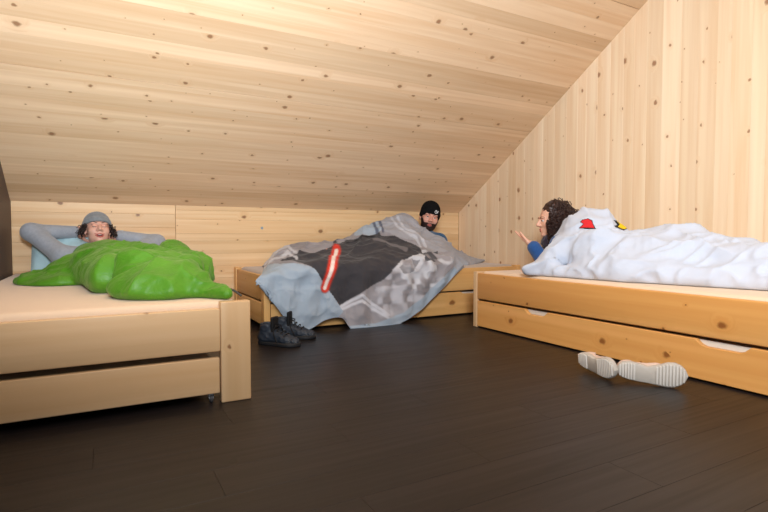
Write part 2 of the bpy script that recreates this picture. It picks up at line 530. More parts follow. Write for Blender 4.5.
# face looks to -X: local x = -Y (runs towards the camera), local y = +Z -> local z = -Y x Z = -X
me = drawer_front('drawer_front', Ld, .188, .026, [(RY1 - .047 - on_x(535, 306, RX0).y, .20), (RY1 - .047 - on_x(721, 350, RX0).y, .235)], .030)
link('drawer_front', me, W3, bed3, frame((RX0 + .004, RY1 - .047, .009), (0, -1, 0), (0, 0, 1)))
link('drawer_box', round_box('drawer_box', RX0 + .032, RX1 - .10, RY0 + .07, RY1 - .07, .015, .193, 0.003), M['drawer_inner'], bed3)

# ------------------------------------------------------------------ mattresses
def soft_box(name, x0, x1, y0, y1, z0, z1, r, sag=0.0, nx=40, ny=40):
    """mattress with rounded rim: superellipse-like grid, top slightly uneven"""
    bm = bmesh.new()
    bmesh.ops.create_cube(bm, size=1)
    for v in bm.verts:
        v.co = Vector(((x0 + x1) / 2 + v.co.x * (x1 - x0), (y0 + y1) / 2 + v.co.y * (y1 - y0), (z0 + z1) / 2 + v.co.z * (z1 - z0)))
    bmesh.ops.bevel(bm, geom=bm.edges[:], offset=r, segments=5, profile=0.5, affect='EDGES')
    me = bpy.data.meshes.new(name)
    bm.to_mesh(me); bm.free()
    me.polygons.foreach_set('use_smooth', [True] * len(me.polygons))
    return me
m = link('mattress', soft_box('mattress', LX0 + .003, LX1 - .045, LY0 + .046, LY1 - .05, .28, .412, .022), M['sheet'])
tag(m, 'mattress in a cream sheet on the left bed', 'mattress', 'mattresses')
m = link('mattress', soft_box('mattress', BX0 + .048, BX1 - .048, BY0 + .038, BY1 - .038, .28, .416, .03), M['grey_sheet'])
tag(m, 'mattress in a dull grey sheet on the back bed', 'mattress', 'mattresses')
m = link('mattress', soft_box('mattress', RX0 + .038, RX1 - .038, RY0 + .046, RY1 - .046, .28, .416, .03), M['sheet'])
tag(m, 'mattress in a cream sheet on the right bed', 'mattress', 'mattresses')

# ------------------------------------------------------------------ sculpting: distance fields -> surface nets
def vnoise(P, seed=0):
    """smooth value noise in 0..1 for an (n,3) array"""
    P = np.asarray(P, dtype=np.float64)
    i = np.floor(P).astype(np.int64)
    f = P - i
    f = f * f * (3 - 2 * f)
    def h(a, b, c):
        n = (a * 374761393 + b * 668265263 + c * 2147483647 + seed * 1013904223) & 0xFFFFFFFF
        n = ((n ^ (n >> 13)) * 1274126177) & 0xFFFFFFFF
        n = (n ^ (n >> 16)) & 0xFFFFFFFF
        return n / 4294967295.0
    r = 0
    for dx in (0, 1):
        wx = f[:, 0] if dx else 1 - f[:, 0]
        for dy in (0, 1):
            wy = f[:, 1] if dy else 1 - f[:, 1]
            for dz in (0, 1):
                wz = f[:, 2] if dz else 1 - f[:, 2]
                r = r + wx * wy * wz * h(i[:, 0] + dx, i[:, 1] + dy, i[:, 2] + dz)
    return r
def ell(P, c, r):
    q = (P - np.array(c)) / np.array(r)
    k = np.sqrt((q * q).sum(1))
    q2 = q / np.array(r)
    g = np.sqrt((q2 * q2).sum(1)) + 1e-9
    return k * (k - 1.0) / g
def cone(P, a, b, ra, rb):
    a = np.array(a, dtype=float); b = np.array(b, dtype=float)
    ab = b - a
    t = np.clip(((P - a) @ ab) / (ab @ ab), 0, 1)
    d = P - a - t[:, None] * ab
    return np.sqrt((d * d).sum(1)) - (ra + (rb - ra) * t)
def rbox(P, c, h, r):
    q = np.abs(P - np.array(c)) - (np.array(h) - r)
    return np.sqrt((np.maximum(q, 0) ** 2).sum(1)) + np.minimum(q.max(1), 0) - r
def smin(a, b, k):
    h = np.clip(0.5 + 0.5 * (b - a) / k, 0, 1)
    return b + (a - b) * h - k * h * (1 - h)
def smax(a, b, k):
    return -smin(-a, -b, k)
def union(ds, k):
    r = ds[0]
    for d in ds[1:]:
        r = smin(r, d, k)
    return r
def nets(fn, lo, hi, h):
    lo = np.array(lo, float); hi = np.array(hi, float)
    n = np.maximum(4, np.ceil((hi - lo) / h).astype(int) + 1)
    ax = [lo[i] + np.arange(n[i]) * h for i in range(3)]
    G = np.stack(np.meshgrid(*ax, indexing='ij'), -1).reshape(-1, 3)
    V = fn(G).reshape(n)
    ins = V < 0
    c = n - 1
    S = np.zeros(tuple(c) + (3,)); K = np.zeros(tuple(c))
    def sl(o): return tuple(slice(o[i], o[i] + c[i]) for i in range(3))
    for a in range(3):
        o2 = [i for i in range(3) if i != a]
        for u in (0, 1):
            for w in (0, 1):
                p = [0, 0, 0]; p[o2[0]] = u; p[o2[1]] = w
                q = list(p); q[a] = 1
                v0, v1 = V[sl(p)], V[sl(q)]
                m = (v0 < 0) != (v1 < 0)
                den = np.where(m, v0 - v1, 1.0)
                t = np.where(m, v0 / den, 0.0)
                for k in range(3):
                    val = (p[k] + (t if k == a else 0.0))
                    S[..., k] += np.where(m, val, 0.0)
                K += m
    act = K > 0
    idx = -np.ones(tuple(c), int)
    idx[act] = np.arange(act.sum())
    cells = np.argwhere(act)
    verts = lo + (cells + S[act] / K[act][:, None]) * h
    faces = []
    for a in range(3):
        b, d = (a + 1) % 3, (a + 2) % 3
        s0 = [slice(1, n[i] - 1) for i in range(3)]; s0[a] = slice(0, n[a] - 1)
        s1 = list(s0); s1[a] = slice(1, n[a])
        A, B = ins[tuple(s0)], ins[tuple(s1)]
        e = np.argwhere(A != B)
        if len(e) == 0: continue
        inside_first = A[tuple(e.T)]
        base = e.copy()
        for i in range(3):
            if i != a: base[:, i] += 1
        def cell(ob, od):
            q = base.copy(); q[:, b] -= ob; q[:, d] -= od
            return idx[q[:, 0], q[:, 1], q[:, 2]]
        q = np.stack([cell(1, 1), cell(0, 1), cell(0, 0), cell(1, 0)], 1)
        q[~inside_first] = q[~inside_first][:, ::-1]
        faces.append(q)
    F = np.concatenate(faces)
    F = F[(F >= 0).all(1)]
    return verts, F
def np_mesh(name, V, F, smooth=True):
    me = bpy.data.meshes.new(name)
    me.vertices.add(len(V)); me.vertices.foreach_set('co', np.asarray(V, np.float32).ravel())
    F = np.asarray(F)
    me.loops.add(F.size); me.loops.foreach_set('vertex_index', F.astype(np.int32).ravel())
    me.polygons.add(len(F)); me.polygons.foreach_set('loop_start', np.arange(0, F.size, F.shape[1], dtype=np.int32))
    try: me.polygons.foreach_set('loop_total', np.full(len(F), F.shape[1], np.int32))
    except Exception: pass
    me.update(calc_edges=True)
    me.polygons.foreach_set('use_smooth', [smooth] * len(F))
    return me
def vnormals(V, F):
    a, b, c, d = (V[F[:, i]] for i in range(4))
    fn = np.cross(c - a, d - b)
    N = np.zeros_like(V)
    for i in range(4): np.add.at(N, F[:, i], fn)
    return N / (np.linalg.norm(N, axis=1, keepdims=True) + 1e-12)
def relax(V, F, it=2, lam=0.5):
    for _ in range(it):
        S = np.zeros_like(V); K = np.zeros(len(V))
        for i in range(4):
            j = F[:, (i + 1) % 4]; k = F[:, i]
            np.add.at(S, k, V[j]); np.add.at(K, k, 1)
            np.add.at(S, j, V[k]); np.add.at(K, j, 1)
        V = V + lam * (S / np.maximum(K, 1)[:, None] - V)
    return V
def ridged(P, seed=0):
    return 1 - np.abs(2 * vnoise(P, seed) - 1)
def wrinkles(V, layers, seed):
    """long creases: each layer = (amplitude, angle, freq across, freq along, freq up, sharpness)"""
    w = V + .06 * np.stack([vnoise(V * 5, seed + 50), vnoise(V * 5 + 9, seed + 51), vnoise(V * 5 + 17, seed + 52)], 1)
    out = 0
    for k, (amp, ang, fa, fl_, fu, sh) in enumerate(layers):
        c, s_ = math.cos(ang), math.sin(ang)
        Q = np.stack([(w[:, 0] * c + w[:, 1] * s_) * fa, (-w[:, 0] * s_ + w[:, 1] * c) * fl_, w[:, 2] * fu], 1)
        out = out + amp * (ridged(Q + 3.7 * k, seed + k) ** sh - .3)
    return out
def to_world(V, Mx):
    A = np.array(Mx)
    return V @ A[:3, :3].T + A[:3, 3]
def join(parts):
    Vs, Fs, o = [], [], 0
    for V, F in parts:
        Vs.append(V); Fs.append(F + o); o += len(V)
    return np.concatenate(Vs), np.concatenate(Fs)
def tube(pts, rad, seg=6, closed_ends=True):
    """tube of quads along pts (n,3); rad scalar or per point; returns V, F (quads)"""
    P = np.asarray(pts, float); n = len(P)
    rad = np.full(n, rad) if np.isscalar(rad) else np.asarray(rad)
    T = np.gradient(P, axis=0); T /= np.linalg.norm(T, axis=1, keepdims=True) + 1e-9
    up = np.array([0.31, 0.52, 0.79])
    A = np.cross(T, up); A /= np.linalg.norm(A, axis=1, keepdims=True) + 1e-9
    B = np.cross(T, A)
    ang = np.arange(seg) * 2 * math.pi / seg
    V = (P[:, None] + rad[:, None, None] * (np.cos(ang)[None, :, None] * A[:, None] + np.sin(ang)[None, :, None] * B[:, None])).reshape(-1, 3)
    i = np.arange(n - 1)[:, None] * seg; j = np.arange(seg)[None]
    F = np.stack([i + j, i + (j + 1) % seg, i + seg + (j + 1) % seg, i + seg + j], -1).reshape(-1, 4)
    return V, F

# ------------------------------------------------------------------ fabrics, skin, hair
def attr_mat(name, rough=0.8, sheen=0.2, bump=0.15, bscale=60):
    s = NT(name)
    a = s.n('ShaderNodeVertexColor'); a.layer_name = 'print'
    s.base(a.outputs[0])
    s.rough(rough); s.b.inputs['Specular IOR Level'].default_value = 0.15
    s.b.inputs['Sheen Weight'].default_value = sheen
    tc = s.n('ShaderNodeTexCoord'); nz = s.n('ShaderNodeTexNoise'); nz.inputs['Scale'].default_value = bscale; nz.inputs['Detail'].default_value = 3
    s.l(tc.outputs['Object'], nz.inputs['Vector'])
    s.bump(nz.outputs[0], bump, 0.003)
    return s.m
def knit(name, col, scale=260, strength=0.35):
    s = NT(name)
    tc = s.n('ShaderNodeTexCoord')
    nz = s.n('ShaderNodeTexNoise'); nz.inputs['Scale'].default_value = 55; nz.inputs['Detail'].default_value = 5
    s.l(tc.outputs['Object'], nz.inputs['Vector'])
    s.base(s.mix(nz.outputs[0], tuple(c * .8 for c in col), tuple(min(1, c * 1.2) for c in col)))
    w = s.n('ShaderNodeTexNoise'); w.inputs['Scale'].default_value = scale; w.inputs['Detail'].default_value = 1
    s.l(tc.outputs['Object'], w.inputs['Vector'])
    s.rough(0.9); s.b.inputs['Specular IOR Level'].default_value = 0.1
    s.b.inputs['Sheen Weight'].default_value = 0.3 if max(col) > .03 else 0.0
    s.bump(w.outputs[0], strength, 0.003)
    return s.m
def skin_mat(name, col):
    s = NT(name)
    tc = s.n('ShaderNodeTexCoord')
    nz = s.n('ShaderNodeTexNoise'); nz.inputs['Scale'].default_value = 30; nz.inputs['Detail'].default_value = 3
    s.l(tc.outputs['Object'], nz.inputs['Vector'])
    s.base(s.mix(nz.outputs[0], tuple(c * .88 for c in col), (min(1, col[0] * 1.06), col[1], col[2])))
    s.rough(0.5)
    s.b.inputs['Subsurface Weight'].default_value = 0.08
    s.b.inputs['Subsurface Radius'].default_value = (0.01, 0.004, 0.002)
    return s.m
M['skin1'] = skin_mat('skin_ruddy', srgb(222, 172, 152))
M['skin2'] = skin_mat('skin_fair', srgb(214, 158, 138))
M['skin3'] = skin_mat('skin_light', srgb(228, 178, 152))
M['hair_dark'] = plain('dark_brown_hair', srgb(44, 30, 26), 0.42, 0.45, 0.25, 60)
M['hair_curl'] = plain('brown_curly_hair', srgb(58, 36, 30), 0.40, 0.5, 0.35, 25)
M['beard'] = plain('dark_beard', srgb(48, 33, 30), 0.7, 0.2, 0.25, 150, 0.6)
M['lip'] = plain('lips', srgb(186, 98, 92), 0.45)
M['teeth'] = plain('teeth', srgb(225, 214, 205), 0.35)
M['mouth'] = plain('mouth_inside', srgb(90, 36, 36), 0.6)
M['eye_white'] = plain('eye_white', srgb(225, 220, 215), 0.3)
M['iris'] = plain('iris', srgb(52, 38, 30), 0.25)
M['grey_knit'] = knit('grey_knit', srgb(158, 163, 172))
M['hat_grey'] = knit('grey_beanie_knit', srgb(130, 134, 138), 300, 0.5)
M['hat_black'] = knit('black_beanie_knit', srgb(20, 20, 22), 300, 0.5)
M['blue_knit'] = knit('blue_knit', srgb(46, 84, 140))
M['steel_blue'] = knit('steel_blue_fleece', srgb(52, 92, 128))
M['scarf'] = knit('dark_plum_scarf', srgb(52, 40, 56), 120, 0.6)
M['pillow'] = plain('pale_aqua_pillowcase', srgb(184, 214, 220), 0.8, 0.1, 0.03, 30, 0.2, 0.2, bscale=18)
def nylon():
    s = NT('green_nylon')
    tc = s.n('ShaderNodeTexCoord')
    nz = s.n('ShaderNodeTexNoise'); nz.inputs['Scale'].default_value = 7; nz.inputs['Detail'].default_value = 3
    s.l(tc.outputs['Object'], nz.inputs['Vector'])
    s.base(s.mix(nz.outputs[0], srgb(60, 118, 20), srgb(94, 156, 36)))
    s.rough(0.46); s.b.inputs['Specular IOR Level'].default_value = 0.38
    s.b.inputs['Sheen Weight'].default_value = 0.18
    s.b.inputs['Sheen Tint'].default_value = (0.6, 0.9, 0.3, 1)
    n2 = s.n('ShaderNodeTexNoise'); n2.inputs['Scale'].default_value = 22; n2.inputs['Detail'].default_value = 4; n2.inputs['Distortion'].default_value = 1.2
    s.l(tc.outputs['Object'], n2.inputs['Vector'])
    s.bump(n2.outputs[0], 0.45, 0.012)
    return s.m
M['nylon'] = nylon()

# ------------------------------------------------------------------ head, hand and hair builders
def head_sdf(P, mouth_open=0.0, ears=True):
    X = np.abs(P[:, 0])
    Q = np.stack([X, P[:, 1], P[:, 2]], 1)
    d = union([ell(Q, (0, .016, .036), (.077, .098, .087)), ell(Q, (0, -.026, -.026), (.066, .070, .078))], .03)
    d = smin(d, ell(Q, (0, -.030, -.074), (.053, .056, .044)), .03)
    d = smin(d, ell(Q, (0, -.074, -.104), (.022, .018, .015)), .022)
    d = smin(d, ell(Q, (.040, -.062, -.028), (.026, .024, .024)), .02)
    d = smin(d, ell(Q, (.026, -.086, .022), (.030, .012, .009)), .014)
    d = smax(d, -ell(Q, (.032, -.102, .004), (.019, .016, .011)), .012)
    d = smin(d, cone(Q, (0, -.088, .012), (0, -.114, -.028), .009, .0125), .010)
    d = smin(d, ell(Q, (.013, -.100, -.034), (.009, .011, .008)), .008)
    d = smin(d, ell(Q, (0, -.086, -.062), (.026, .012, .007)), .010)
    d = smin(d, ell(Q, (0, -.083, -.075 - mouth_open * .4), (.022, .013, .008)), .010)
    if mouth_open > 0:
        d = smax(d, -ell(Q, (0, -.098, -.066 - mouth_open * .2), (.021 + (.009 if mouth_open > .01 else 0), .018, .002 + mouth_open * .4)), .004)
    if ears:
        d = smin(d, ell(Q, (.079, .012, -.008), (.009, .020, .031)), .008)
    d = smin(d, cone(Q, (0, .022, -.075), (0, .045, -.185), .050, .056), .03)
    return d
def head_mesh(mouth_open=0.0):
    V, F = nets(lambda P: head_sdf(P, mouth_open), (-.105, -.14, -.20), (.105, .13, .14), .0042)
    return relax(V, F, 1, .4), F
def head_frame(c, fwd, up, s=1.0):
    f = Vector(fwd).normalized()
    ey = -f
    ex = ey.cross(Vector(up)).normalized()
    ez = ex.cross(ey)
    Mx = Matrix((ex, ey, ez)).transposed().to_4x4()
    Mx = Mx @ Matrix.Scale(s, 4)
    Mx.translation = Vector(c)
    return Mx
def add_part(name, VF, mat, parent, Mx=None, label=None):
    V, F = VF
    if Mx is not None: V = to_world(V, Mx)
    o = link(name, np_mesh(name, V, F), mat, parent)
    if label: o['label'] = label
    if name in ('hair', 'scalp_hair'): o['kind'] = 'stuff'
    return o
def sphere_vf(c, r, n=14, m=10):
    th = np.linspace(0.02, math.pi - 0.02, m); ph = np.arange(n) * 2 * math.pi / n
    V = np.stack([np.outer(np.sin(th), np.cos(ph)), np.outer(np.sin(th), np.sin(ph)), np.outer(np.cos(th), np.ones(n))], -1).reshape(-1, 3)
    V = V * np.array(r) + np.array(c)
    i = np.arange(m - 1)[:, None] * n; j = np.arange(n)[None]
    F = np.stack([i + j, i + n + j, i + n + (j + 1) % n, i + (j + 1) % n], -1).reshape(-1, 4)
    return V, F
def face_parts(parent, Mx, mouth_open, squint=0.0, brow=None, skin=None):
    for sx in (-1, 1):
        e = add_part('eye', sphere_vf((sx * .031, -.0815, .003), .0125), M['eye_white'], parent, Mx)
        if squint <= 1: add_part('iris', sphere_vf((sx * .031, -.0910, .002), (.0066, .0042, .0066)), M['iris'], e, Mx)
        # lids
        V, F = sphere_vf((0, 0, 0), (.0150, .0140, .0140), 18, 14)
        k = V[:, 2] > 0.0025 - squint * .006
        F2 = F[k[F].all(1)]
        add_part('eyelid', (V + np.array((sx * .031, -.0805, .003)), F2), skin, parent, Mx)
        if squint > 1:
            ta = np.linspace(-1, 1, 9)
            add_part('eyelashes', tube(np.stack([sx * .031 + .014 * ta, -.0955 + .006 * ta * ta, -.004 - .003 * (1 - ta * ta)], 1), .0014, 5), M['hair_dark'], parent, Mx)
        t = np.linspace(0, 1, 9)
        pts = np.stack([sx * (.012 + .040 * t), -.098 + .020 * t ** 2, .020 + .008 * np.sin(t * 2.4)], 1)
        add_part('eyebrow', tube(pts, .0034 * np.sin(.35 + 2.3 * t), 6), brow or M['hair_dark'], parent, Mx)
    t = np.linspace(-1, 1, 13)
    wd = 1.0 + (.45 if mouth_open > .01 else 0)
    sm = .010 if mouth_open > .01 else 0
    up = np.stack([.024 * wd * t, -.0985 + .016 * t * t, -.0615 - .004 * np.abs(t) + .0015 * np.cos(t * 6) + sm * t * t], 1)
    lo = np.stack([.022 * wd * t, -.0965 + .016 * t * t, -.0745 - mouth_open * .55 + (.006 + sm + mouth_open * .4) * t * t], 1)
    w = .0042 * np.sqrt(np.clip(1.08 - t * t, 0.05, 1))
    l1 = tube(up, w, 7); l2 = tube(lo, w * 1.25, 7)
    add_part('lips', join([l1, l2]), M['lip'], parent, Mx)
    if mouth_open > 0:
        add_part('mouth_cavity', sphere_vf((0, -.080, -.067 - mouth_open * .2), (.020 * wd, .010, .006 + mouth_open * .35)), M['mouth'], parent, Mx)
        tt = np.stack([.019 * wd * t, -.0940 + .016 * t * t, -.0655 + sm * t * t], 1)
        add_part('teeth', tube(tt, .0034, 6), M['teeth'], parent, Mx)
def beanie_vf(brim=0.035, tilt=0.0, slouch=(0, .02, .02), tight=1.0, off=.036):
    """cap with a turned-up brim; tilt leans the lower edge"""
    def fn(P):
        cr = ell(P, (0, .016, .046), (.086 * tight, .107 * tight, .094))
        cr = smin(cr, ell(P, (slouch[0], .03 + slouch[1], .085 + slouch[2]), (.062, .072, .05)), .04)
        h = P[:, 2] - (off + tilt * P[:, 1])
        body = smax(cr, -h, .006)
        inner = ell(P, (0, .016, .036), (.079, .100, .089))
        band = smax(np.maximum(ell(P, (0, .016, .040), (.0915 * tight, .1125 * tight, .110)), -(h + .004)), h - brim, .008)
        d = smin(body, band, .004)
        return np.maximum(d, -inner)
    V, F = nets(fn, (-.125, -.15, -.115), (.125, .17, .20), .0045)
    V = relax(V, F, 2, .4)
    N = vnormals(V, F)
    a = np.arctan2(V[:, 0], V[:, 1])
    V = V + N * (.0010 * np.sin(a * 46))[:, None]
    return V, F
def hand_vf(curl=0.25, spread=0.10, thumb=0.6):
    """right-hand-like: wrist at the origin, fingers along +X, palm faces -Z, thumb on +Y"""
    segs = []
    L = [(.030, .072, .044, .027, .022, .0088), (.011, .078, .049, .030, .023, .0092), (-.009, .073, .045, .028, .022, .0088), (-.027, .062, .034, .021, .019, .0078)]
    for k, (y, x0, a, b, c, r) in enumerate(L):
        sp = spread * (1.5 - k)
        dirv = np.array((math.cos(sp * .5), math.sin(sp * .5), 0.0))
        p = np.array((x0, y, 0.0)); ang = 0.0
        base = np.array((.012, y * .62, 0.0))
        segs.append((base, p, .0135, r * 1.15))
        for ln in (a, b, c):
            ang += curl
            q = p + ln * (dirv * math.cos(ang) + np.array((0, 0, -math.sin(ang))))
            segs.append((p, q, r, r * .93)); p = q; r *= .93
    t0 = np.array((.012, .022, -.004)); t1 = np.array((.045, .048, -.012)); t2 = t1 + .034 * np.array((math.cos(thumb), math.sin(thumb) * .9, -.25)); t3 = t2 + .027 * np.array((math.cos(thumb * .6), math.sin(thumb * .6) * .8, -.3))
    segs += [(t0, t1, .016, .0115), (t1, t2, .0112, .0102), (t2, t3, .0102, .0085)]
    def fn(P):
        d = smin(rbox(P, (.043, .002, 0), (.040, .040, .0135), .012), cone(P, (-.05, 0, 0), (.015, 0, 0), .024, .024), .02)
        fd = None
        for (a, b, ra, rb) in segs:
            c = cone(P, a, b, ra, rb)
            fd = c if fd is None else np.minimum(fd, c)
        return smin(d, fd, .006)
    V, F = nets(fn, (-.075, -.07, -.11), (.205, .11, .05), .0042)
    return relax(V, F, 1, .4), F
def limb_body(segs, k=.03, h=.011, grow=0.0):
    pts = np.array([p for s in segs for p in s[:2]], float)
    rm = max(max(s[2], s[3]) for s in segs) + grow + .03
    def fn(P):
        d = None
        for a, b, ra, rb in segs:
            c = cone(P, a, b, ra + grow, rb + grow)
            d = c if d is None else smin(d, c, k)
        return d
    V, F = nets(fn, pts.min(0) - rm, pts.max(0) + rm, h)
    return relax(V, F, 1, .5), F
def curls(roots, dirs, length, rr, seed, hr=.010, tr=.0030, turns=4.0, n=22, fall=0.25):
    """curly locks: helix tubes leaving roots along dirs and sagging"""
    r = random.Random(seed)
    out = []
    for p, d in zip(roots, dirs):
        L = length * r.uniform(.65, 1.15)
        d = np.asarray(d, float); d = d / (np.linalg.norm(d) + 1e-9)
        u = np.cross(d, (0.3, 0.2, 0.9)); u /= np.linalg.norm(u) + 1e-9
        w = np.cross(d, u)
        t = np.linspace(0, 1, n)
        ph = r.uniform(0, 6.28); tn = turns * r.uniform(.7, 1.3)
        a = ph + t * tn * 2 * math.pi
        hrad = hr * r.uniform(.6, 1.3) * np.minimum(1, t * 4)
        path = np.asarray(p) + np.outer(t * L, d) + np.outer(hrad * np.cos(a), u) + np.outer(hrad * np.sin(a), w)
        path[:, 2] -= fall * L * t * t
        out.append(tube(path, tr * (1.05 - .55 * t), 5))
    return join(out)
def place_limb_hand(p, direction, palm_n, mirror=False, size=1.0, **kw):
    V, F = hand_vf(**kw)
    V = V * size
    if mirror:
        V = V * np.array((1, -1, 1)); F = F[:, ::-1]
    ex = Vector(direction).normalized()
    ez = -Vector(palm_n); ez = (ez - ex * ez.dot(ex)).normalized()
    ey = ez.cross(ex)
    Mx = Matrix((ex, ey, ez)).transposed().to_4x4(); Mx.translation = Vector(p)
    return to_world(V, Mx), F

# ------------------------------------------------------------------ person on the left bed
A3 = lambda v: np.array(v, float)
man1 = empty('person', (0.0, 3.3, 0.412))
tag(man1, 'person in grey sweater and grey beanie lying with arms behind the head', 'person')
c1 = on_y(97.5, 230, 4.00)
HM1 = head_frame(c1, (.14, -.92, .30), (-.03, .36, 1), 0.93)
neck = A3(HM1 @ Vector((0, .045, -.17)))
sh_l, sh_r = A3(on_y(64, 257, 3.93)), A3(on_y(130, 255, 3.93))
el_l, el_r = A3(on_y(31, 232, 4.10)), A3(on_y(157, 242.5, 4.12))
wr_l, wr_r = A3(on_y(76, 232, 4.17)), A3(on_y(119, 236, 4.13))
chest = A3((.02, 3.72, .525)); belly = A3((.04, 3.50, .505)); hip = A3((.08, 3.28, .505))
arms = [(sh_l, el_l, .052, .043), (el_l, wr_l, .042, .030), (sh_r, el_r, .052, .043), (el_r, wr_r, .042, .030)]
torso = [(sh_l, sh_r, .058, .058), ((sh_l + sh_r) / 2 + A3((0, -.02, -.03)), chest, .07, .095), (chest, belly, .095, .085), (belly, hip, .085, .085), (A3((-.08, 3.85, .53)), A3((-.04, 3.5, .50)), .07, .075), (A3((.12, 3.85, .53)), A3((.12, 3.5, .50)), .07, .075)]
legs = [(hip + A3((-.06, 0, 0)), (.13, 2.95, .505), .075, .052), ((.13, 2.95, .505), (.21, 2.66, .47), .05, .036), (hip + A3((.09, 0, 0)), (.29, 2.95, .505), .075, .052), ((.29, 2.95, .505), (.33, 2.64, .47), .05, .036),
        ((.21, 2.66, .47), (.22, 2.57, .50), .034, .028), ((.33, 2.64, .47), (.35, 2.56, .50), .034, .028), (neck, (sh_l + sh_r) / 2, .05, .06)]
hd = head_mesh(.016)
hands = [place_limb_hand(wr_l, c1 + Vector((0.0, .1, 0)) - Vector(wr_l), (.3, -1, 0), False, curl=.35), place_limb_hand(wr_r, c1 + Vector((0.02, .10, 0)) - Vector(wr_r), (-.2, -1, .2), True, curl=.35)]
body = add_part('body', join([(to_world(hd[0], HM1), hd[1]), limb_body(torso + arms + legs, .03, .012)] + hands), M['skin1'], man1)
add_part('sweater', limb_body(torso + arms, .035, .009, .012), M['grey_knit'], man1, label='heather grey knitted sweater')
face_parts(man1, HM1, .016, 1.9, M['hair_dark'], M['skin1'])
add_part('beanie', beanie_vf(.036, -.12, (0, .01, -.01), 1.04, .030), M['hat_grey'], man1, HM1, label='plain grey knitted beanie')
r = random.Random(3)
roots, dirs = [], []
for sx in (-1, 1):
    for k in range(34):
        roots.append((sx * r.uniform(.070, .085), r.uniform(-.045, .05), r.uniform(-.02, .035)))
        dirs.append((sx * r.uniform(.5, 1.1), r.uniform(-.3, .3), r.uniform(-1.0, -.1)))
add_part('hair', curls(roots, dirs, .055, 0, 5, .008, .0034, 2.2, 16, .2), M['hair_dark'], man1, HM1, label='dark curly hair')

# pillow behind his shoulders
def pillow_vf(w, h, t, seed=0):
    n = 44
    u = np.linspace(-1, 1, n)
    U, Vv = np.meshgrid(u, u, indexing='ij')
    prof = (np.clip(1 - np.abs(U) ** 2.6, 0, 1) * np.clip(1 - np.abs(Vv) ** 2.6, 0, 1)) ** .55
    pin = 1 - .07 * (1 - np.abs(U)) ** 2 * 0 - .05 * np.abs(Vv) ** 3 * (1 - U * U)
    X = U * w / 2 * (1 - .06 * (1 - Vv ** 2) * 0 - .06 * np.cos(Vv * 1.57) * np.abs(U) ** 4 * 0)
    nz = vnoise(np.stack([U.ravel() * 3, Vv.ravel() * 3, np.zeros(U.size)], 1), seed).reshape(U.shape) - .5
    wr = ridged(np.stack([U.ravel() * 4 + 7, Vv.ravel() * 2.2, np.ones(U.size)], 1), seed + 3).reshape(U.shape) ** 3
    T = prof * t / 2 * (1 + .35 * nz) + .010 * wr * prof
    top = np.stack([X, Vv * h / 2 * pin, T], -1).reshape(-1, 3)
    bot = np.stack([X, Vv * h / 2 * pin, -T], -1).reshape(-1, 3)
    i = np.arange(n - 1)[:, None] * n; j = np.arange(n - 1)[None]
    F = np.stack([i + j, i + n + j, i + n + j + 1, i + j + 1], -1).reshape(-1, 4)
    return np.concatenate([top, bot]), np.concatenate([F, F[:, ::-1] + n * n])
Mp = frame((-.15, 4.19, .556), (1, 0.02, 0), (0, .50, .86))
V, F = pillow_vf(.56, .38, .17, 2)
p = link('pillow', np_mesh('pillow', V, F), M['pillow'], None, Mp)
tag(p, 'pale aqua pillow propped behind the person in the grey beanie', 'pillow')

# green sleeping bag over the legs and chest
MT = 0.413
def bag_fn(P):
    d = None
    for sa, sb, ra, rb in torso[2:] + legs[:6]:
        c = cone(P, sa, sb, ra + .030, rb + .030)
        d = c if d is None else smin(d, c, .05)
    d = smin(d, ell(P, (.03, 3.52, .450), (.31, .27, .138)), .05)            # over the chest
    d = smin(d, cone(P, (-.02, 3.40, .475), (.020, 2.74, .475), .125, .092), .04)   # middle roll with its rounded end
    d = smin(d, ell(P, (-.20, 3.52, .415), (.25, .34, .060)), .06)          # flap beside the body
    d = smin(d, cone(P, (-.20, 3.72, .43), (-.45, 3.92, .425), .06, .018), .05)
    c = union([cone(P, (.155, 2.66, .495), (.37, 2.76, .495), .105, .095), cone(P, (.28, 2.52, .45), (.445, 2.19, .428), .085, .022), ell(P, (.23, 2.48, .44), (.20, .20, .11)),
               cone(P, (.385, 3.40, .50), (.40, 2.80, .475), .10, .085), ell(P, (.36, 3.42, .53), (.09, .16, .105))], .05)
    d = smin(d, c, .006)
    return smax(d, MT - P[:, 2], .012)
V, F = nets(bag_fn, (-.56, 2.05, .38), (.56, 3.95, .78), .0095)
N = vnormals(V, F)
up = np.clip((V[:, 2] - MT) / .03, 0, 1)
dis = wrinkles(V, [(.026, R(20), 6.0, 2.4, 4.0, 2.0), (.020, R(-35), 9.0, 3.0, 6.0, 2.5), (.015, R(60), 14, 3.0, 9, 3.0), (.005, R(-70), 26, 6.0, 18, 2.0)], 11)
dis *= 1 - .75 * np.clip((V[:, 1] - 3.45) / .25, 0, 1)
V = V + N * (dis * up)[:, None]
bag = link('sleeping_bag', np_mesh('sleeping_bag', V, F), M['nylon'])
tag(bag, 'bright green quilted sleeping bag heaped on the left bed', 'sleeping bag')
# zip pull cord at the foot corner
t = np.linspace(0, 1, 8)
a, b = A3((.440, 2.24, .452)), A3((.508, 2.185, .424))
add_part('zip_cord', tube(a + np.outer(t, b - a) + np.outer(np.sin(t * 3.1) * .012, (0, 0, 1)), .005, 6), plain('dark_cord', srgb(70, 66, 60), .6), bag)

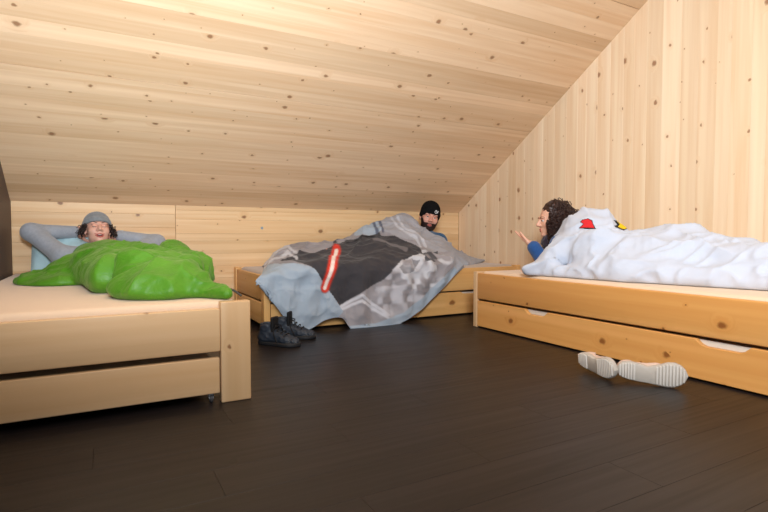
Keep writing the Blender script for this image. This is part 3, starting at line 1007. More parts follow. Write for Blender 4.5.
# ------------------------------------------------------------------ person on the back bed
man2 = empty('person', (2.1, 3.95, 0.416))
tag(man2, 'bearded person in black beanie and blue top propped up on the back bed', 'person')
c2 = on_y(429.5, 217.5, 4.06)
rightv = Vector((cR[0], cR[1], 0))
HM2 = head_frame(c2, (-.40, -.90, -.02), Vector((0, 0, 1)) * .95 + rightv * .20 + Vector((.1, .2, 0)) * .4, 1.07)
nk = A3(HM2 @ Vector((0, .04, -.16)))
s_l, s_r = A3(on_y(405, 236, 4.10)), A3(on_y(439, 241, 4.05))
e_l, e_r = A3(on_y(380, 252, 3.96)), A3(on_y(449, 256, 4.02))
w_l, w_r = A3(on_y(405, 262, 3.84)), A3(on_y(428, 263, 3.86))
arms2 = [(s_l, e_l, .05, .042), (e_l, w_l, .04, .03), (s_r, e_r, .05, .042), (e_r, w_r, .04, .03)]
ch2 = (s_l + s_r) / 2
torso2 = [(s_l, s_r, .07, .065), (nk, ch2, .055, .08), (ch2, (2.28, 4.02, .53), .10, .10), ((2.28, 4.02, .53), (2.02, 4.02, .51), .10, .09)]
legs2 = [((2.02, 3.97, .50), (1.62, 3.93, .52), .075, .052), ((1.62, 3.93, .52), (1.36, 3.95, .462), .05, .036), ((2.02, 4.08, .50), (1.64, 4.12, .52), .075, .052), ((1.64, 4.12, .52), (1.38, 4.12, .462), .05, .036),
         ((1.36, 3.95, .462), (1.30, 3.95, .455), .030, .024), ((1.38, 4.12, .462), (1.32, 4.12, .455), .030, .024)]
hd = head_mesh(.004)
hands = [place_limb_hand(w_l, (.8, -.3, -.2), (0, 0, -1), False, curl=.3), place_limb_hand(w_r, (-.8, -.3, -.2), (0, 0, -1), True, curl=.3)]
add_part('body', join([(to_world(hd[0], HM2), hd[1]), limb_body(torso2 + arms2 + legs2, .03, .012)] + hands), M['skin2'], man2)
add_part('fleece_top', limb_body(torso2[:1] + [(nk, ch2, .060, .085)] + torso2[2:] + arms2, .035, .010, .012), M['steel_blue'], man2, label='steel blue fleece top')
face_parts(man2, HM2, 0, .75, M['beard'], M['skin2'])
def beard_fn(P):
    d = head_sdf(P, .004, False) - .0042
    X = np.abs(P[:, 0])
    top = P[:, 2] - (-.050 + .055 * np.clip((X - .052) / .024, 0, 1) ** 1.0)     # sideburns rise at the cheeks
    d = smax(d, top, .006)
    d = smax(d, P[:, 1] - (.018 - .0 * X), .006)
    d = smax(d, -(P[:, 2] + .135), .006)
    Q = np.stack([X, P[:, 1], P[:, 2]], 1)
    d = smax(d, -ell(Q, (0, -.105, -.068), (.022, .03, .0125)), .004)
    d = smax(d, -ell(Q, (0, -.125, -.040), (.020, .03, .012)), .004)
    return d
V, F = nets(beard_fn, (-.10, -.14, -.15), (.10, .05, .03), .0042)
N = vnormals(V, F)
V = V + N * (.0022 * (vnoise(V * 160, 3) - .5))[:, None]
add_part('beard', (V, F), M['beard'], man2, HM2, label='short dark beard')
hat2 = add_part('beanie', beanie_vf(.045, -.42, (0, .015, .012), 1.03, -.008), M['hat_black'], man2, HM2, label='black knitted beanie with a small white emblem')
# small white emblem on the brim: a looping stroke
M['emblem'] = plain('white_print', srgb(215, 218, 222), .6)
t = np.linspace(0, 1, 26)
def on_hat(u, w):                        # angle right of the forehead, height
    a = u
    x = np.sin(a) * .0955; y = .016 - np.cos(a) * .1180
    return np.stack([x, y, np.full_like(x, 0) + w], 1)
st = []
st.append(tube(on_hat(.24 + .30 * t, .058 + .010 * np.sin(t * 6.28)), .0030, 5))
st.append(tube(on_hat(.32 + .11 * np.cos(t * 6.28), .053 + .012 * np.sin(t * 6.28)), .0026, 5))
st.append(tube(on_hat(.50 + .05 * t, .044 + .022 * t), .0030, 5))
add_part('emblem', join(st), M['emblem'], hat2, HM2)

# grey printed duvet: a draped sheet of cloth, built from a net of guide points
G = [  # rows of (px, py, Y): back edge, ridge, upper, mid, bed edge, hang 1, hang 2, hem
    [(262, 268, 4.32), (263, 266, 4.20), (264, 268, 3.95), (263, 272, 3.70), (261, 275, 3.50), (256, 280, 3.462), (257, 283, 3.455), (262, 284, 3.450)],
    [(274, 258, 4.34), (276, 255, 4.18), (276, 259, 3.95), (275, 265, 3.72), (274, 272, 3.490), (274, 285, 3.450), (279, 300, 3.440), (285, 318, 3.430)],
    [(289, 252, 4.34), (290, 248, 4.16), (291, 253, 3.95), (291, 261, 3.72), (289, 269, 3.485), (288, 288, 3.445), (294, 308, 3.430), (304, 331, 3.42)],
    [(310, 250, 4.34), (312, 246, 4.14), (312, 251, 3.95), (310, 259, 3.72), (307, 267, 3.480), (309, 288, 3.440), (316, 307, 3.430), (326, 320, 3.425)],
    [(332, 248, 4.34), (334, 244.5, 4.12), (333, 250, 3.93), (331, 258, 3.72), (328, 267, 3.475), (332, 287, 3.435), (337, 304, 3.425), (342, 318, 3.415)],
    [(350, 242, 4.34), (352, 238, 4.12), (352, 246, 3.92), (350, 256, 3.70), (349, 267, 3.470), (351, 288, 3.420), (352, 308, 3.400), (353, 329.5, 3.37)],
    [(368, 230, 4.33), (369, 227, 4.13), (370, 238, 3.93), (370, 251, 3.70), (371, 265, 3.465), (374, 288, 3.410), (376, 309, 3.390), (378, 330.5, 3.36)],
    [(386, 224, 4.32), (386, 222, 4.14), (388, 234, 3.94), (391, 248, 3.70), (394, 263, 3.465), (398, 285, 3.415), (401, 304, 3.395), (403, 322, 3.38)],
    [(399, 217.5, 4.26), (400, 215, 4.13), (404, 229, 3.92), (409, 246, 3.70), (414, 262, 3.465), (417, 280, 3.425), (419, 295, 3.415), (421, 310, 3.41)],
    [(410, 220, 4.18), (411, 218.5, 4.10), (416, 232, 3.91), (421, 248, 3.70), (428, 262, 3.470), (432, 275, 3.440), (434, 286, 3.435), (436, 295, 3.43)],
    [(422, 231, 4.05), (423, 231, 3.96), (427, 239, 3.86), (433, 250, 3.70), (440, 261, 3.480), (444, 269, 3.455), (446, 277, 3.45), (448, 283, 3.445)],
    [(436, 236, 4.02), (437, 236.5, 3.96), (440, 243, 3.84), (444, 251, 3.71), (449, 259, 3.53), (453, 265, 3.475), (455, 269, 3.462), (457, 273, 3.455)],
    [(446, 244, 4.05), (446.5, 245, 3.98), (449, 249, 3.88), (452, 254, 3.77), (456, 259, 3.66), (459, 263, 3.58), (462, 266, 3.54), (464, 268, 3.515)],
    [(458, 253, 4.12), (459, 253.5, 4.08), (461, 255, 4.0), (463, 257, 3.92), (466, 259.5, 3.83), (468, 261.5, 3.77), (470, 263, 3.72), (472, 264.5, 3.69)],
    [(479, 257, 4.17), (480, 257.2, 4.15), (480.5, 257.5, 4.12), (481, 258, 4.09), (482, 258.5, 4.06), (483, 259, 4.01), (484, 259.5, 3.96), (485, 260, 3.93)],
]
K = np.array([[tuple(on_y(*p)) for p in row] for row in G])
K[..., 0] = np.minimum(K[..., 0], 3.300)
def catmull(K, n):
    """resample along axis 0 with n points per span"""
    m = len(K)
    out = []
    for i in range(m - 1):
        p0 = K[max(i - 1, 0)]; p1 = K[i]; p2 = K[i + 1]; p3 = K[min(i + 2, m - 1)]
        for t in np.arange(n) / n:
            out.append(.5 * (2 * p1 + (p2 - p0) * t + (2 * p0 - 5 * p1 + 4 * p2 - p3) * t * t + (3 * p1 - 3 * p2 + p3 - p0) * t ** 3))
    out.append(K[-1])
    return np.array(out)
S1 = catmull(K, 22)
S2 = catmull(np.swapaxes(S1, 0, 1), 30)
S = np.swapaxes(S2, 0, 1)
nu, nv = S.shape[:2]
Vd = S.reshape(-1, 3)
ii = np.arange(nu - 1)[:, None] * nv; jj = np.arange(nv - 1)[None]
Fd = np.stack([ii + jj, ii + jj + 1, ii + nv + jj + 1, ii + nv + jj], -1).reshape(-1, 4)
Nd = vnormals(Vd, Fd)
if Nd[len(Nd) // 2] @ np.array((-.3, -.6, .6)) < 0:
    Fd = Fd[:, ::-1]; Nd = -Nd
# colour print, laid out on the flat cloth before it is crumpled
v_ = Vd - cC
zc = v_ @ cF
PX = (384 + FPX * (v_ @ cR) / zc - 230) * 2.844
PY = (256 - FPX * (v_ @ cU) / zc - 180) * 2.844
def inpoly(poly, soft=0):
    x, y = PX, PY
    r = np.zeros(len(x), bool)
    n = len(poly)
    for i in range(n):
        x1, y1 = poly[i]; x2, y2 = poly[(i + 1) % n]
        c = ((y1 > y) != (y2 > y)) & (x < (x2 - x1) * (y - y1) / (y2 - y1 + 1e-9) + x1)
        r ^= c
    return r
def near(line, w):
    d = np.full(len(PX), 1e9)
    for (x1, y1), (x2, y2) in zip(line, line[1:]):
        L2 = (x2 - x1) ** 2 + (y2 - y1) ** 2
        t = np.clip(((PX - x1) * (x2 - x1) + (PY - y1) * (y2 - y1)) / L2, 0, 1)
        d = np.minimum(d, np.hypot(PX - x1 - t * (x2 - x1), PY - y1 - t * (y2 - y1)))
    return np.clip((w + 1.2 - d) / 2.4, 0, 1)
C = np.tile(np.array(srgb(150, 146, 150)), (len(Vd), 1))
mott = vnoise(Vd * 14, 21)
C *= (.80 + .45 * mott)[:, None]
def put(mask, col, f=1.0):
    w = (np.asarray(mask, float) * f)[:, None]
    C[:] = C * (1 - w) + np.array(srgb(*col)) * w
def soft(v, a, b):
    t = np.clip((v - a) / (b - a), 0, 1)
    return t * t * (3 - 2 * t)
blot = vnoise(Vd * 22 + 5, 23)
put(inpoly([(430, 60), (560, 60), (640, 170), (640, 215), (570, 205), (520, 175), (440, 150), (400, 150)]), (166, 166, 172), .8)
put(inpoly([(430, 270), (480, 230), (545, 215), (640, 235), (620, 300), (480, 420), (400, 420), (400, 340)]) * soft(blot, .35, .65), (196, 196, 204), .75)
put(inpoly([(460, 225), (500, 205), (560, 205), (640, 230), (600, 300), (520, 310), (470, 270)]) * soft(blot, .38, .75), (208, 210, 216), .75)
put(inpoly([(140, 238), (180, 216), (290, 200), (320, 186), (400, 160), (470, 160), (530, 188), (548, 214), (490, 226), (440, 280), (385, 312), (312, 357), (280, 312), (240, 258), (200, 244)]), (56, 54, 58), .96)
put(inpoly([(480, 250), (505, 225), (540, 230), (520, 262), (490, 268)]) * soft(blot, .4, .7), (96, 94, 100), .7)
put(inpoly([(548, 212), (590, 205), (590, 232), (552, 236)]) * soft(blot, .3, .55), (54, 54, 60), .9)
put(near([(410, 178), (470, 186), (500, 200)], 5), (128, 122, 124), .7)
put(near([(300, 190), (360, 176), (420, 160)], 7) * soft(blot, .3, .5), (30, 30, 34), .9)
for off in (0, 15):
    put(near([(312, 362 + off * .6), (372, 328 + off), (448, 384 + off * .6)], 4.0), (205, 205, 212), .9)
    put(near([(96, 240 + off), (166, 194 + off), (190, 214 + off)], 3.6), (206, 206, 212), .85)
    put(near([(476 - off, 106 + off * .3), (492 - off, 138), (540 - off, 170), (556 - off, 192)], 3.2), (196, 198, 206), .9)
put(inpoly([(30, 330), (40, 262), (92, 254), (130, 246), (200, 248), (240, 258), (280, 312), (322, 374), (300, 400), (215, 440), (150, 410), (60, 400)]), (162, 176, 190), 1)
put(near([(345, 432), (420, 424), (500, 392), (560, 345), (625, 278), (660, 250)], 17), (162, 176, 190), .95)
put(inpoly([(355, 165), (372, 130), (400, 116), (420, 122), (430, 152), (400, 158)]), (164, 178, 192), .95)
put(np.maximum(near([(408, 122), (418, 152)], 4), near([(425, 120), (434, 150)], 3.5)), (84, 90, 108), .9)
put(inpoly([(620, 200), (745, 210), (745, 235), (650, 262), (625, 235)]), (160, 162, 170), .8)
bar = [(303, 208), (288, 252), (269, 308)]
put(near(bar, 15), (150, 62, 50), .7); put(near(bar, 12), (216, 60, 44), 1); put(near(bar, 5), (252, 232, 222), 1)
# crumple
f1 = ridged(Vd * np.array((6.0, 5.0, 4.0)) + 2.3, 31) ** 2
f2 = ridged(Vd * np.array((13, 11, 9)) + 9.1, 32) ** 2
f3 = ridged(Vd * np.array((26, 22, 18)) + 4.4, 33) ** 2
uu = np.repeat(np.arange(nu) / (nu - 1), nv); vv = np.tile(np.arange(nv) / (nv - 1), nu)
hang = np.clip((vv - .55) / .2, 0, 1)
folds = hang * .012 * np.sin(Vd[:, 0] * 34 + 2 * np.sin(Vd[:, 2] * 9))
edge = np.clip(np.minimum(np.minimum(uu, 1 - uu) * 14, (1 - vv) * 10), .15, 1)
Vd = Vd + Nd * ((wrinkles(Vd, [(.036, R(35), 5.5, 2.2, 4.0, 2.0), (.024, R(-40), 9.0, 2.6, 6.0, 2.5), (.011, R(70), 18, 5.0, 12, 2.5)], 71) * (1 - .5 * hang) + .006 * (f3 - .35)) * edge + folds * edge)[:, None]
Vd = relax(Vd, Fd, 1, .4)
Vd[:, 2] = np.maximum(Vd[:, 2], .012)
Vd[:, 0] = np.minimum(Vd[:, 0], 3.325)
me = np_mesh('duvet', Vd, Fd)
at = me.color_attributes.new('print', 'FLOAT_COLOR', 'POINT')
at.data.foreach_set('color', np.concatenate([C, np.ones((len(C), 1))], 1).astype(np.float32).ravel())
duvet = link('duvet', me, attr_mat('grey_printed_cotton', .85, .15, .12, 70))
sol = duvet.modifiers.new('thickness', 'SOLIDIFY'); sol.thickness = .016; sol.offset = -1
tag(duvet, 'grey printed duvet with pale blue lining hanging over the back bed', 'duvet', 'duvets')

# ------------------------------------------------------------------ person on the right bed
woman = empty('person', (2.85, 2.2, 0.416))
tag(woman, 'person with dark curly hair and a raised hand under the white duvet', 'person')
hc = on_x(552.5, 220, 2.82)
HM3 = head_frame(hc, (-.88, .42, -.08), (-.08, .04, 1), .97)
hip3 = A3((2.92, 1.72, .53))
nk3 = A3(HM3 @ Vector((0, .045, -.15)))
ch3 = A3((2.86, 2.36, .62))
s3l = A3((2.70, 2.46, .62)); s3r = A3((3.02, 2.44, .63))
wr3 = A3(on_x(533, 246, 2.62)); e3l = A3((2.68, 2.56, .475))
e3r = A3((3.03, 2.62, .48)); w3r = A3((2.84, 2.78, .46))
arms3 = [(s3l, e3l, .042, .036), (e3l, wr3, .034, .025), (s3r, e3r, .042, .036), (e3r, w3r, .034, .025)]
torso3 = [(nk3, ch3, .045, .06), (s3l, s3r, .055, .055), (ch3, (2.89, 2.05, .55), .085, .085), ((2.89, 2.05, .55), hip3, .085, .095)]
legs3 = [(hip3 + A3((-.07, 0, -.01)), (2.88, 1.30, .49), .072, .048), ((2.88, 1.30, .49), (2.94, .92, .475), .046, .034), (hip3 + A3((.07, 0, -.01)), (3.04, 1.30, .49), .072, .048), ((3.04, 1.30, .49), (3.06, .92, .475), .046, .034),
         ((2.94, .92, .475), (2.94, .84, .52), .03, .026), ((3.06, .92, .475), (3.06, .84, .52), .03, .026)]
hd = head_mesh(0)
hdir = on_x(517, 234, 2.60) - Vector(wr3)
hands = [place_limb_hand(wr3 + .02 * A3(hdir.normalized()), hdir, (-.10, .85, .6), True, curl=.06, spread=-.02, thumb=.30, size=.88), place_limb_hand(w3r, (-.8, .3, -.1), (0, 0, -1), False, curl=.3)]
add_part('body', join([(to_world(hd[0], HM3), hd[1]), limb_body(torso3 + arms3 + legs3, .03, .011)] + hands), M['skin3'], woman)
add_part('pullover', limb_body(torso3[1:] + [(s3l, e3l, .046, .040), (e3l, wr3 * .93 + e3l * .07, .040, .036), (s3r, e3r, .046, .040), (e3r, w3r, .038, .034)], .03, .009, .010), M['blue_knit'], woman, label='blue pullover sleeve')
face_parts(woman, HM3, 0, .2, M['hair_dark'], M['skin3'])
def scarf_fn(P):
    a = None
    for k in range(14):
        t0 = k / 14 * 2 * math.pi; t1 = (k + 1) / 14 * 2 * math.pi
        p0 = (.088 * math.cos(t0), .030 + .085 * math.sin(t0), -.155 - .025 * math.sin(t0 * 2)); p1 = (.088 * math.cos(t1), .030 + .085 * math.sin(t1), -.155 - .025 * math.sin(t1 * 2))
        c = cone(P, p0, p1, .034, .034)
        a = c if a is None else smin(a, c, .01)
    return a
V, F = nets(scarf_fn, (-.16, -.12, -.24), (.16, .18, -.07), .006)
N = vnormals(V, F)
V = V + N * (.009 * (ridged(V * 38, 4) ** 2 - .4))[:, None]
add_part('scarf', (V, F), M['scarf'], woman, HM3, label='dark plum knitted scarf')
# hair: a scalp cap and a mass of curls falling over the ears and neck
def scalp_fn(P):
    d = ell(P, (0, .030, .044), (.090, .104, .100))
    d = smin(d, ell(P, (0, .062, -.045), (.082, .066, .085)), .05)
    face = ell(P, (0, -.105, -.035), (.062, .085, .105))
    return smax(d, -face, .02)
V, F = nets(scalp_fn, (-.12, -.12, -.16), (.12, .17, .16), .006)
N = vnormals(V, F)
V = V + N * (.020 * (vnoise(V * 55, 8) - .5))[:, None]
add_part('scalp_hair', (V, F), M['hair_curl'], woman, HM3)
r = random.Random(12)
roots, dirs = [], []
pick = r.sample(range(len(V)), min(1000, len(V)))
for i in pick:
    if V[i][2] < -.10 or (V[i][1] < -.035 and V[i][2] < .085): continue
    n_ = N[i]
    roots.append(V[i] - n_ * .006)
    dirs.append(n_ * .42 + (A3((0, .9, .3)) if V[i][1] < .0 else 0) + A3((r.uniform(-.25, .25), r.uniform(-.10, .35), r.uniform(-1.5, -.35))))
for k in range(46):                     # loose ends blown back over the shoulder
    roots.append((r.uniform(-.06, .06), r.uniform(.09, .13), r.uniform(-.02, .07)))
    dirs.append((r.uniform(-.3, .3), 1.0, r.uniform(-.5, .25)))
for k in range(360):                    # long locks hanging over cheek, neck and shoulder on both sides
    sx = r.choice((-1, 1))
    zz = r.uniform(-.10, .06)
    fwd_ok = sx * (HM3.to_3x3() @ Vector((1, 0, 0))).dot(Vector(cC) - hc) > 0      # the cheek turned to the viewer carries the forward locks
    roots.append((sx * r.uniform(.072, .098), r.uniform((-.074 if zz < .02 else -.055) if fwd_ok else .0, .11), zz))
    dirs.append((sx * r.uniform(.0, .40), r.uniform(-.08, .25), -1.0))
add_part('hair', curls(roots, dirs, .095, 0, 9, .0135, .0044, 2.8, 18, .2), M['hair_curl'], woman, HM3, label='dark brown curly hair')

# white duvet over her
def white_fn(P):
    d = None
    for sa, sb, ra, rb in torso3[2:] + legs3:
        c = cone(P, sa, sb, ra + .05, rb + .05)
        d = c if d is None else smin(d, c, .06)
    e = union([ell(P, (2.86, 2.36, .62), (.22, .17, .205)), cone(P, (2.89, 2.34, .68), (2.92, 2.14, .57), .135, .11), cone(P, (2.66, 2.40, .56), (2.475, 2.50, .45), .10, .035), cone(P, (2.72, 2.18, .56), (2.60, 2.14, .46), .14, .07),
               ell(P, (2.80, 2.0, .50), (.22, .40, .14)), cone(P, (2.49, 2.49, .44), (2.62, 1.90, .45), .035, .065), cone(P, (2.62, 1.90, .45), (2.80, 1.30, .45), .065, .07)], .07)
    d = smin(d, e, .06)
    l = union([cone(P, (2.93, 2.10, .585), (3.0, 1.80, .590), .125, .13), cone(P, (3.0, 1.75, .560), (3.06, 1.50, .525), .13, .125), cone(P, (3.06, 1.50, .52), (3.10, .85, .50), .125, .12), ell(P, (2.92, 1.55, .46), (.22, .45, .11)), ell(P, (3.0, 1.1, .46), (.24, .42, .10))], .06)
    d = smin(d, l, .022)
    d = smax(d, .418 - P[:, 2], .012)
    return smax(d, P[:, 0] - 3.325, .02)
V, F = nets(white_fn, (2.36, .60, .39), (3.34, 2.66, .92), .0105)
N = vnormals(V, F)
up = np.clip((V[:, 2] - .418) / .04, 0, 1)
dis = wrinkles(V, [(.036, R(38), 5.0, 2.0, 4.0, 2.5), (.026, R(-28), 9.0, 2.6, 7.0, 3.0), (.016, R(62), 17, 4.0, 12, 3.0), (.004, R(-50), 27, 6.0, 18, 2.0)], 41)
V = V + N * (dis * up)[:, None]
M['white_cotton'] = plain('white_cotton', srgb(200, 207, 221), .85, .1, .02, 30, .10, .15, bscale=40)
duvet2 = link('duvet', np_mesh('duvet', V, F), M['white_cotton'])
tag(duvet2, 'white duvet with a small red heart, heaped over the right bed', 'duvet', 'duvets')
# printed patches: thin cloth shapes laid on the duvet surface
WV, WF, WN = V, F, N
from mathutils.bvhtree import BVHTree
bvh = BVHTree.FromPolygons([Vector(v) for v in V], [tuple(f) for f in F.tolist()])
def patch(name, poly, mat, lift=.002):
    """outline (in photo pixels) dropped on the duvet as a thin print"""
    xs = [p[0] for p in poly]; ys = [p[1] for p in poly]
    st_ = .5
    gx = np.arange(min(xs), max(xs) + st_, st_); gy = np.arange(min(ys), max(ys) + st_, st_)
    idx = {}; vs = []; fs = []
    def inside(x, y):
        r_ = False
        for i in range(len(poly)):
            x1, y1 = poly[i]; x2, y2 = poly[(i + 1) % len(poly)]
            if (y1 > y) != (y2 > y) and x < (x2 - x1) * (y - y1) / (y2 - y1) + x1: r_ = not r_
        return r_
    def vert(i, j):
        if (i, j) in idx: return idx[(i, j)]
        d_ = Vector(ray(gx[i], gy[j])).normalized()
        h_, n_, _, _ = bvh.ray_cast(Vector(cC), d_)
        idx[(i, j)] = None
        if h_ is not None:
            if n_.dot(d_) > 0: n_ = -n_
            vs.append(h_ + n_ * lift); idx[(i, j)] = len(vs) - 1
        return idx[(i, j)]
    for i in range(len(gx) - 1):
        for j in range(len(gy) - 1):
            if inside(gx[i] + st_ / 2, gy[j] + st_ / 2):
                q = [vert(i, j), vert(i, j + 1), vert(i + 1, j + 1), vert(i + 1, j)]
                if None not in q: fs.append(tuple(q))
    o = link(name, mesh(name, vs, fs, True), mat, duvet2)
    return o
Z = lambda pts: [(505 + x / 5.121, 185 + y / 5.12) for x, y in pts]
M['red_print'] = plain('red_print', srgb(214, 40, 44), .8)
M['yellow_print'] = plain('yellow_print', srgb(236, 196, 30), .8)
M['black_print'] = plain('black_print', srgb(26, 26, 28), .8)
patch('heart_print_outline', Z([(378, 222), (400, 200), (385, 190), (395, 178), (425, 172), (446, 180), (452, 200), (466, 226), (420, 226)]), M['black_print'], .0018)
patch('heart_print', Z([(384, 219), (404, 202), (390, 191), (398, 181), (424, 176), (442, 183), (449, 203), (458, 221), (420, 220)]), M['red_print'], .0032)
patch('yellow_print_outline', Z([(556, 210), (575, 205), (556, 180), (600, 190), (645, 200), (642, 220), (605, 232), (585, 225)]), M['black_print'], .0018)
patch('yellow_print', Z([(575, 215), (588, 203), (572, 186), (602, 194), (640, 204), (638, 217), (605, 228)]), M['yellow_print'], .0032)

# ------------------------------------------------------------------ shoes
def sole_half(t):
    """half widths (inner, outer) of a shoe sole at t = 0 heel .. 1 toe"""
    T_ = [0, .03, .08, .18, .30, .45, .60, .72, .82, .90, .96, 1.0]
    I_ = 1.2 * A3([.000, .018, .028, .033, .029, .020, .030, .042, .043, .036, .022, .000])
    O_ = 1.2 * A3([.000, .018, .029, .036, .039, .041, .046, .049, .046, .036, .022, .000])
    return np.interp(t, T_, I_), np.interp(t, T_, O_)
def sole_vf(L, th, n=44):
    """sole block: local x heel->toe, y outer(-)..inner(+), z 0 (ground side) .. th"""
    t = .5 - .5 * np.cos(np.linspace(0, math.pi, n))
    I_, O_ = sole_half(t)
    I_ = I_ * L / .28; O_ = O_ * L / .28
    ring = np.concatenate([np.stack([t * L, I_], 1), np.stack([t[::-1] * L, -O_[::-1]], 1)[1:-1]])
    m = len(ring)
    cen = ring.mean(0)
    lay = [(.90, 0), (.985, .10 * th), (1.0, .3 * th), (1.0, .8 * th), (.97, th)]
    Vs = [np.concatenate([(ring - cen) * [.02, .02] + cen, np.zeros((m, 1))], 1)]
    for sc_, z in lay:
        Vs.append(np.concatenate([(ring - cen) * [1 - (1 - sc_) * .35, sc_] + cen, np.full((m, 1), z)], 1))
    Vs.append(np.concatenate([(ring - cen) * .02 + cen, np.full((m, 1), th)], 1))
    V = np.concatenate(Vs)
    i = np.arange(len(Vs) - 1)[:, None] * m; j = np.arange(m)[None]
    F = np.stack([i + j, i + m + j, i + m + (j + 1) % m, i + (j + 1) % m], -1).reshape(-1, 4)
    return V, F
M['navy_suede'] = plain('dark_navy_leather', srgb(40, 47, 58), .55, .4, .25, 40, .15)
M['black_rubber'] = plain('black_rubber', srgb(34, 35, 38), .55)
M['black_lace'] = plain('black_lace', srgb(22, 22, 24), .7)
M['boot_toe'] = plain('worn_grey_toe', srgb(70, 72, 76), .5, .4, .3, 60)
M['white_rubber'] = plain('off_white_rubber', srgb(206, 198, 188), .6, .3, .08, 50)
M['sole_rubber'] = plain('darker_sole_rubber', srgb(184, 174, 162), .65, .3, .12, 40)  # sole base, slightly darker than the tread bars on it
M['blush_canvas'] = plain('blush_canvas', srgb(214, 188, 172), .8, .1, .05, 80, .2)
def high_top(name, label, Mx, L=.30):
    root = empty(name, Mx.translation)
    tag(root, label, 'shoe', 'dark high-top shoes')
    add_part('sole', sole_vf(L, .026), M['black_rubber'], root, Mx)
    k = L / .30
    def upper(P):
        P = P / k
        d = union([cone(P, (.045, -.003, .055), (.20, -.004, .040), .040, .037), cone(P, (.20, -.004, .040), (.262, -.004, .038), .038, .028), cone(P, (.055, -.003, .05), (.068, -.003, .135), .042, .046), cone(P, (.10, -.003, .09), (.20, -.004, .05), .032, .028)], .02)
        op = cone(P, (.070, -.003, .12), (.074, -.003, .21), .030, .040)
        d = smax(d, -op, .006)
        d = smax(d, P[:, 2] - (.165 - .12 * (.10 - P[:, 0])), .006)
        d = smax(d, .018 - P[:, 2], .004)
        return d * k
    V, F = nets(upper, A3((-.02, -.07, .0)) * k, A3((.32, .07, .21)) * k, .0055)
    V = V + vnormals(V, F) * (.004 * (ridged(V * 40, 6) ** 2 - .4))[:, None]
    up_ = add_part('upper', (V, F), M['navy_suede'], root, Mx)
    def toe(P):
        P = P / k
        d = cone(P, (.215, -.004, .036), (.262, -.004, .036), .040, .030)
        d = np.maximum(d, -cone(P, (.20, -.004, .040), (.262, -.004, .038), .0375, .0275))
        d = smax(d, .022 - P[:, 2], .003); d = smax(d, .215 - P[:, 0], .004)
        return d * k
    add_part('toe_cap', nets(toe, A3((.19, -.06, .0)) * k, A3((.31, .06, .09)) * k, .004), M['boot_toe'], root, Mx)
    V, F = nets(lambda P: smax(rbox(P / k, (.118, -.003, .150), (.010, .034, .055), .009), -P[:, 2] / k + .09, .004) * k, A3((.09, -.05, .07)) * k, A3((.145, .045, .22)) * k, .0055)
    add_part('tongue', (V, F), M['black_lace'], root, Mx)
    t = np.linspace(0, 1, 12)
    for q in range(5):
        x = (.205 - .024 * q) * k; z = (.074 + .016 * q) * k
        pts = np.stack([np.full(12, x) + .008 * np.sin(t * 3.14), (-.034 + .062 * t) * k, z + .016 * np.sin(t * 3.14)], 1)
        add_part('lace', tube(pts, .0042, 6), M['black_lace'], root, Mx)
    for sg in (-1, 1):
        pts = np.stack([(.118 + .05 * t) * k + .012 * np.sin(t * 7), sg * (.01 + .055 * t), (.150 - .115 * t) * k + .03 * np.sin(t * 3.14)], 1)
        add_part('lace_end', tube(pts, .0036, 6), M['black_lace'], root, Mx)
    return root
def floor_shoe(px, py, heading, tilt=0.0):
    p = on_z(px, py, 0)
    return Matrix.Translation((p.x, p.y, 0.0)) @ Matrix.Rotation(heading, 4, 'Z')
high_top('high_top_shoe', 'dark navy high-top shoe nearest the left bed post, laces loose', floor_shoe(259, 343, R(-50)) @ Matrix.Diagonal((1, 1.05, .86, 1)), .30)
high_top('high_top_shoe', 'dark navy high-top shoe behind its pair, against the hanging duvet', floor_shoe(273, 337, R(-38)) @ Matrix.Diagonal((1, 1.05, .86, 1)), .30)

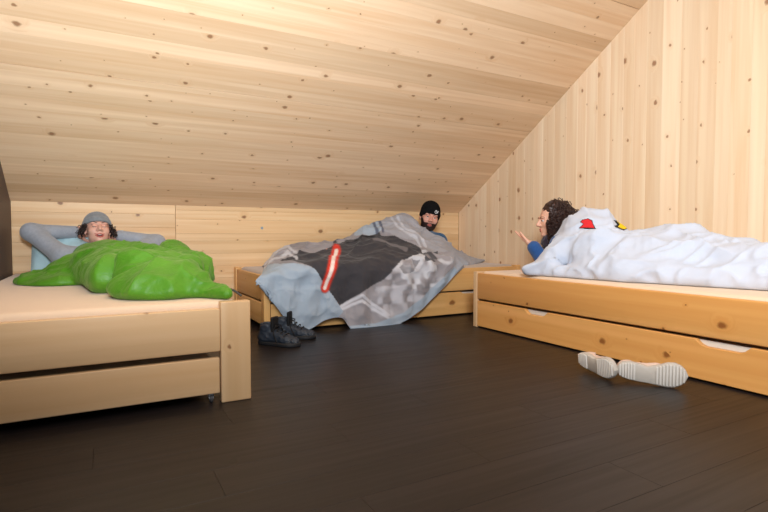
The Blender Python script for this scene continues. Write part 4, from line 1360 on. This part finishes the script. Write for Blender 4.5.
def tipped_shoe(name, label, Mx, L):
    root = empty(name, Mx.translation)
    tag(root, label, 'shoe', 'white-soled canvas shoes')
    so = add_part('sole', sole_vf(L, .024), M['sole_rubber'], root, Mx)
    k = L / .28
    for t in list(np.linspace(.06, .26, 6)) + list(np.linspace(.58, .94, 9)):
        I_, O_ = sole_half(t)
        b = round_box('tread_bar', t * L - .0042, t * L + .0042, -O_ * k * .86, I_ * k * .86, -.0065, .004, .0018, 2)
        b.transform(Mx)
        link('tread_bar', b, M['white_rubber'], so)
    def upper(P):
        P = P / k
        d = union([cone(P, (.035, -.003, .045), (.16, -.004, .038), .030, .034), cone(P, (.16, -.004, .036), (.235, -.004, .030), .036, .026), cone(P, (.035, -.003, .05), (.045, -.003, .07), .030, .030)], .02)
        d = smax(d, -union([cone(P, (.050, -.003, .075), (.105, -.003, .085), .026, .024), cone(P, (.06, -.003, .05), (.10, -.003, .05), .02, .02)], .02), .005)
        return smax(d, .018 - P[:, 2], .004) * k
    V, F = nets(upper, A3((-.02, -.06, 0)) * k, A3((.29, .06, .12)) * k, .005)
    add_part('upper', (V, F), M['blush_canvas'], root, Mx)
    t = np.linspace(0, 1, 10)
    for q in range(4):
        x = (.185 - .018 * q) * k
        pts = np.stack([np.full(10, x), (-.026 + .048 * t) * k, (.062 + .004 * q + .010 * np.sin(t * 3.14)) * k], 1)
        add_part('lace', tube(pts, .003, 6), M['white_rubber'], root, Mx)
    return root
def tip_frame(heel, toe_dir, lean, L):
    """shoe lying on its outer side, the sole turned to the camera"""
    ex = Vector((toe_dir[0], toe_dir[1], 0)).normalized()
    ez = Vector((-ex.y, ex.x, 0))
    if ez.dot(Vector((heel[0], heel[1], 0))) < 0: ez = -ez
    ez = (ez + Vector((0, 0, lean))).normalized()
    ey = ez.cross(ex)
    if ey.z < 0: ey = -ey                              # instep uppermost (left and right shoe mirror)
    Mx = Matrix((ex, ey, ez)).transposed().to_4x4()
    Mx.translation = heel
    return Mx
L2 = .29
g0 = on_z(651, 386, 0)
tipped_shoe('canvas_shoe', 'off-white canvas shoe showing its whole ribbed sole, lying on its side', tip_frame((g0.x - .5 * L2 * .555, g0.y + .5 * L2 * .83, .060), (.555, -.83), .06, L2), L2)
g1 = on_z(577.5, 369, 0)
tipped_shoe('canvas_shoe', 'off-white canvas shoe turned away, beside its fully visible pair', tip_frame((g1.x, g1.y, .058), (-.22, -.97), .10, L2), .265)
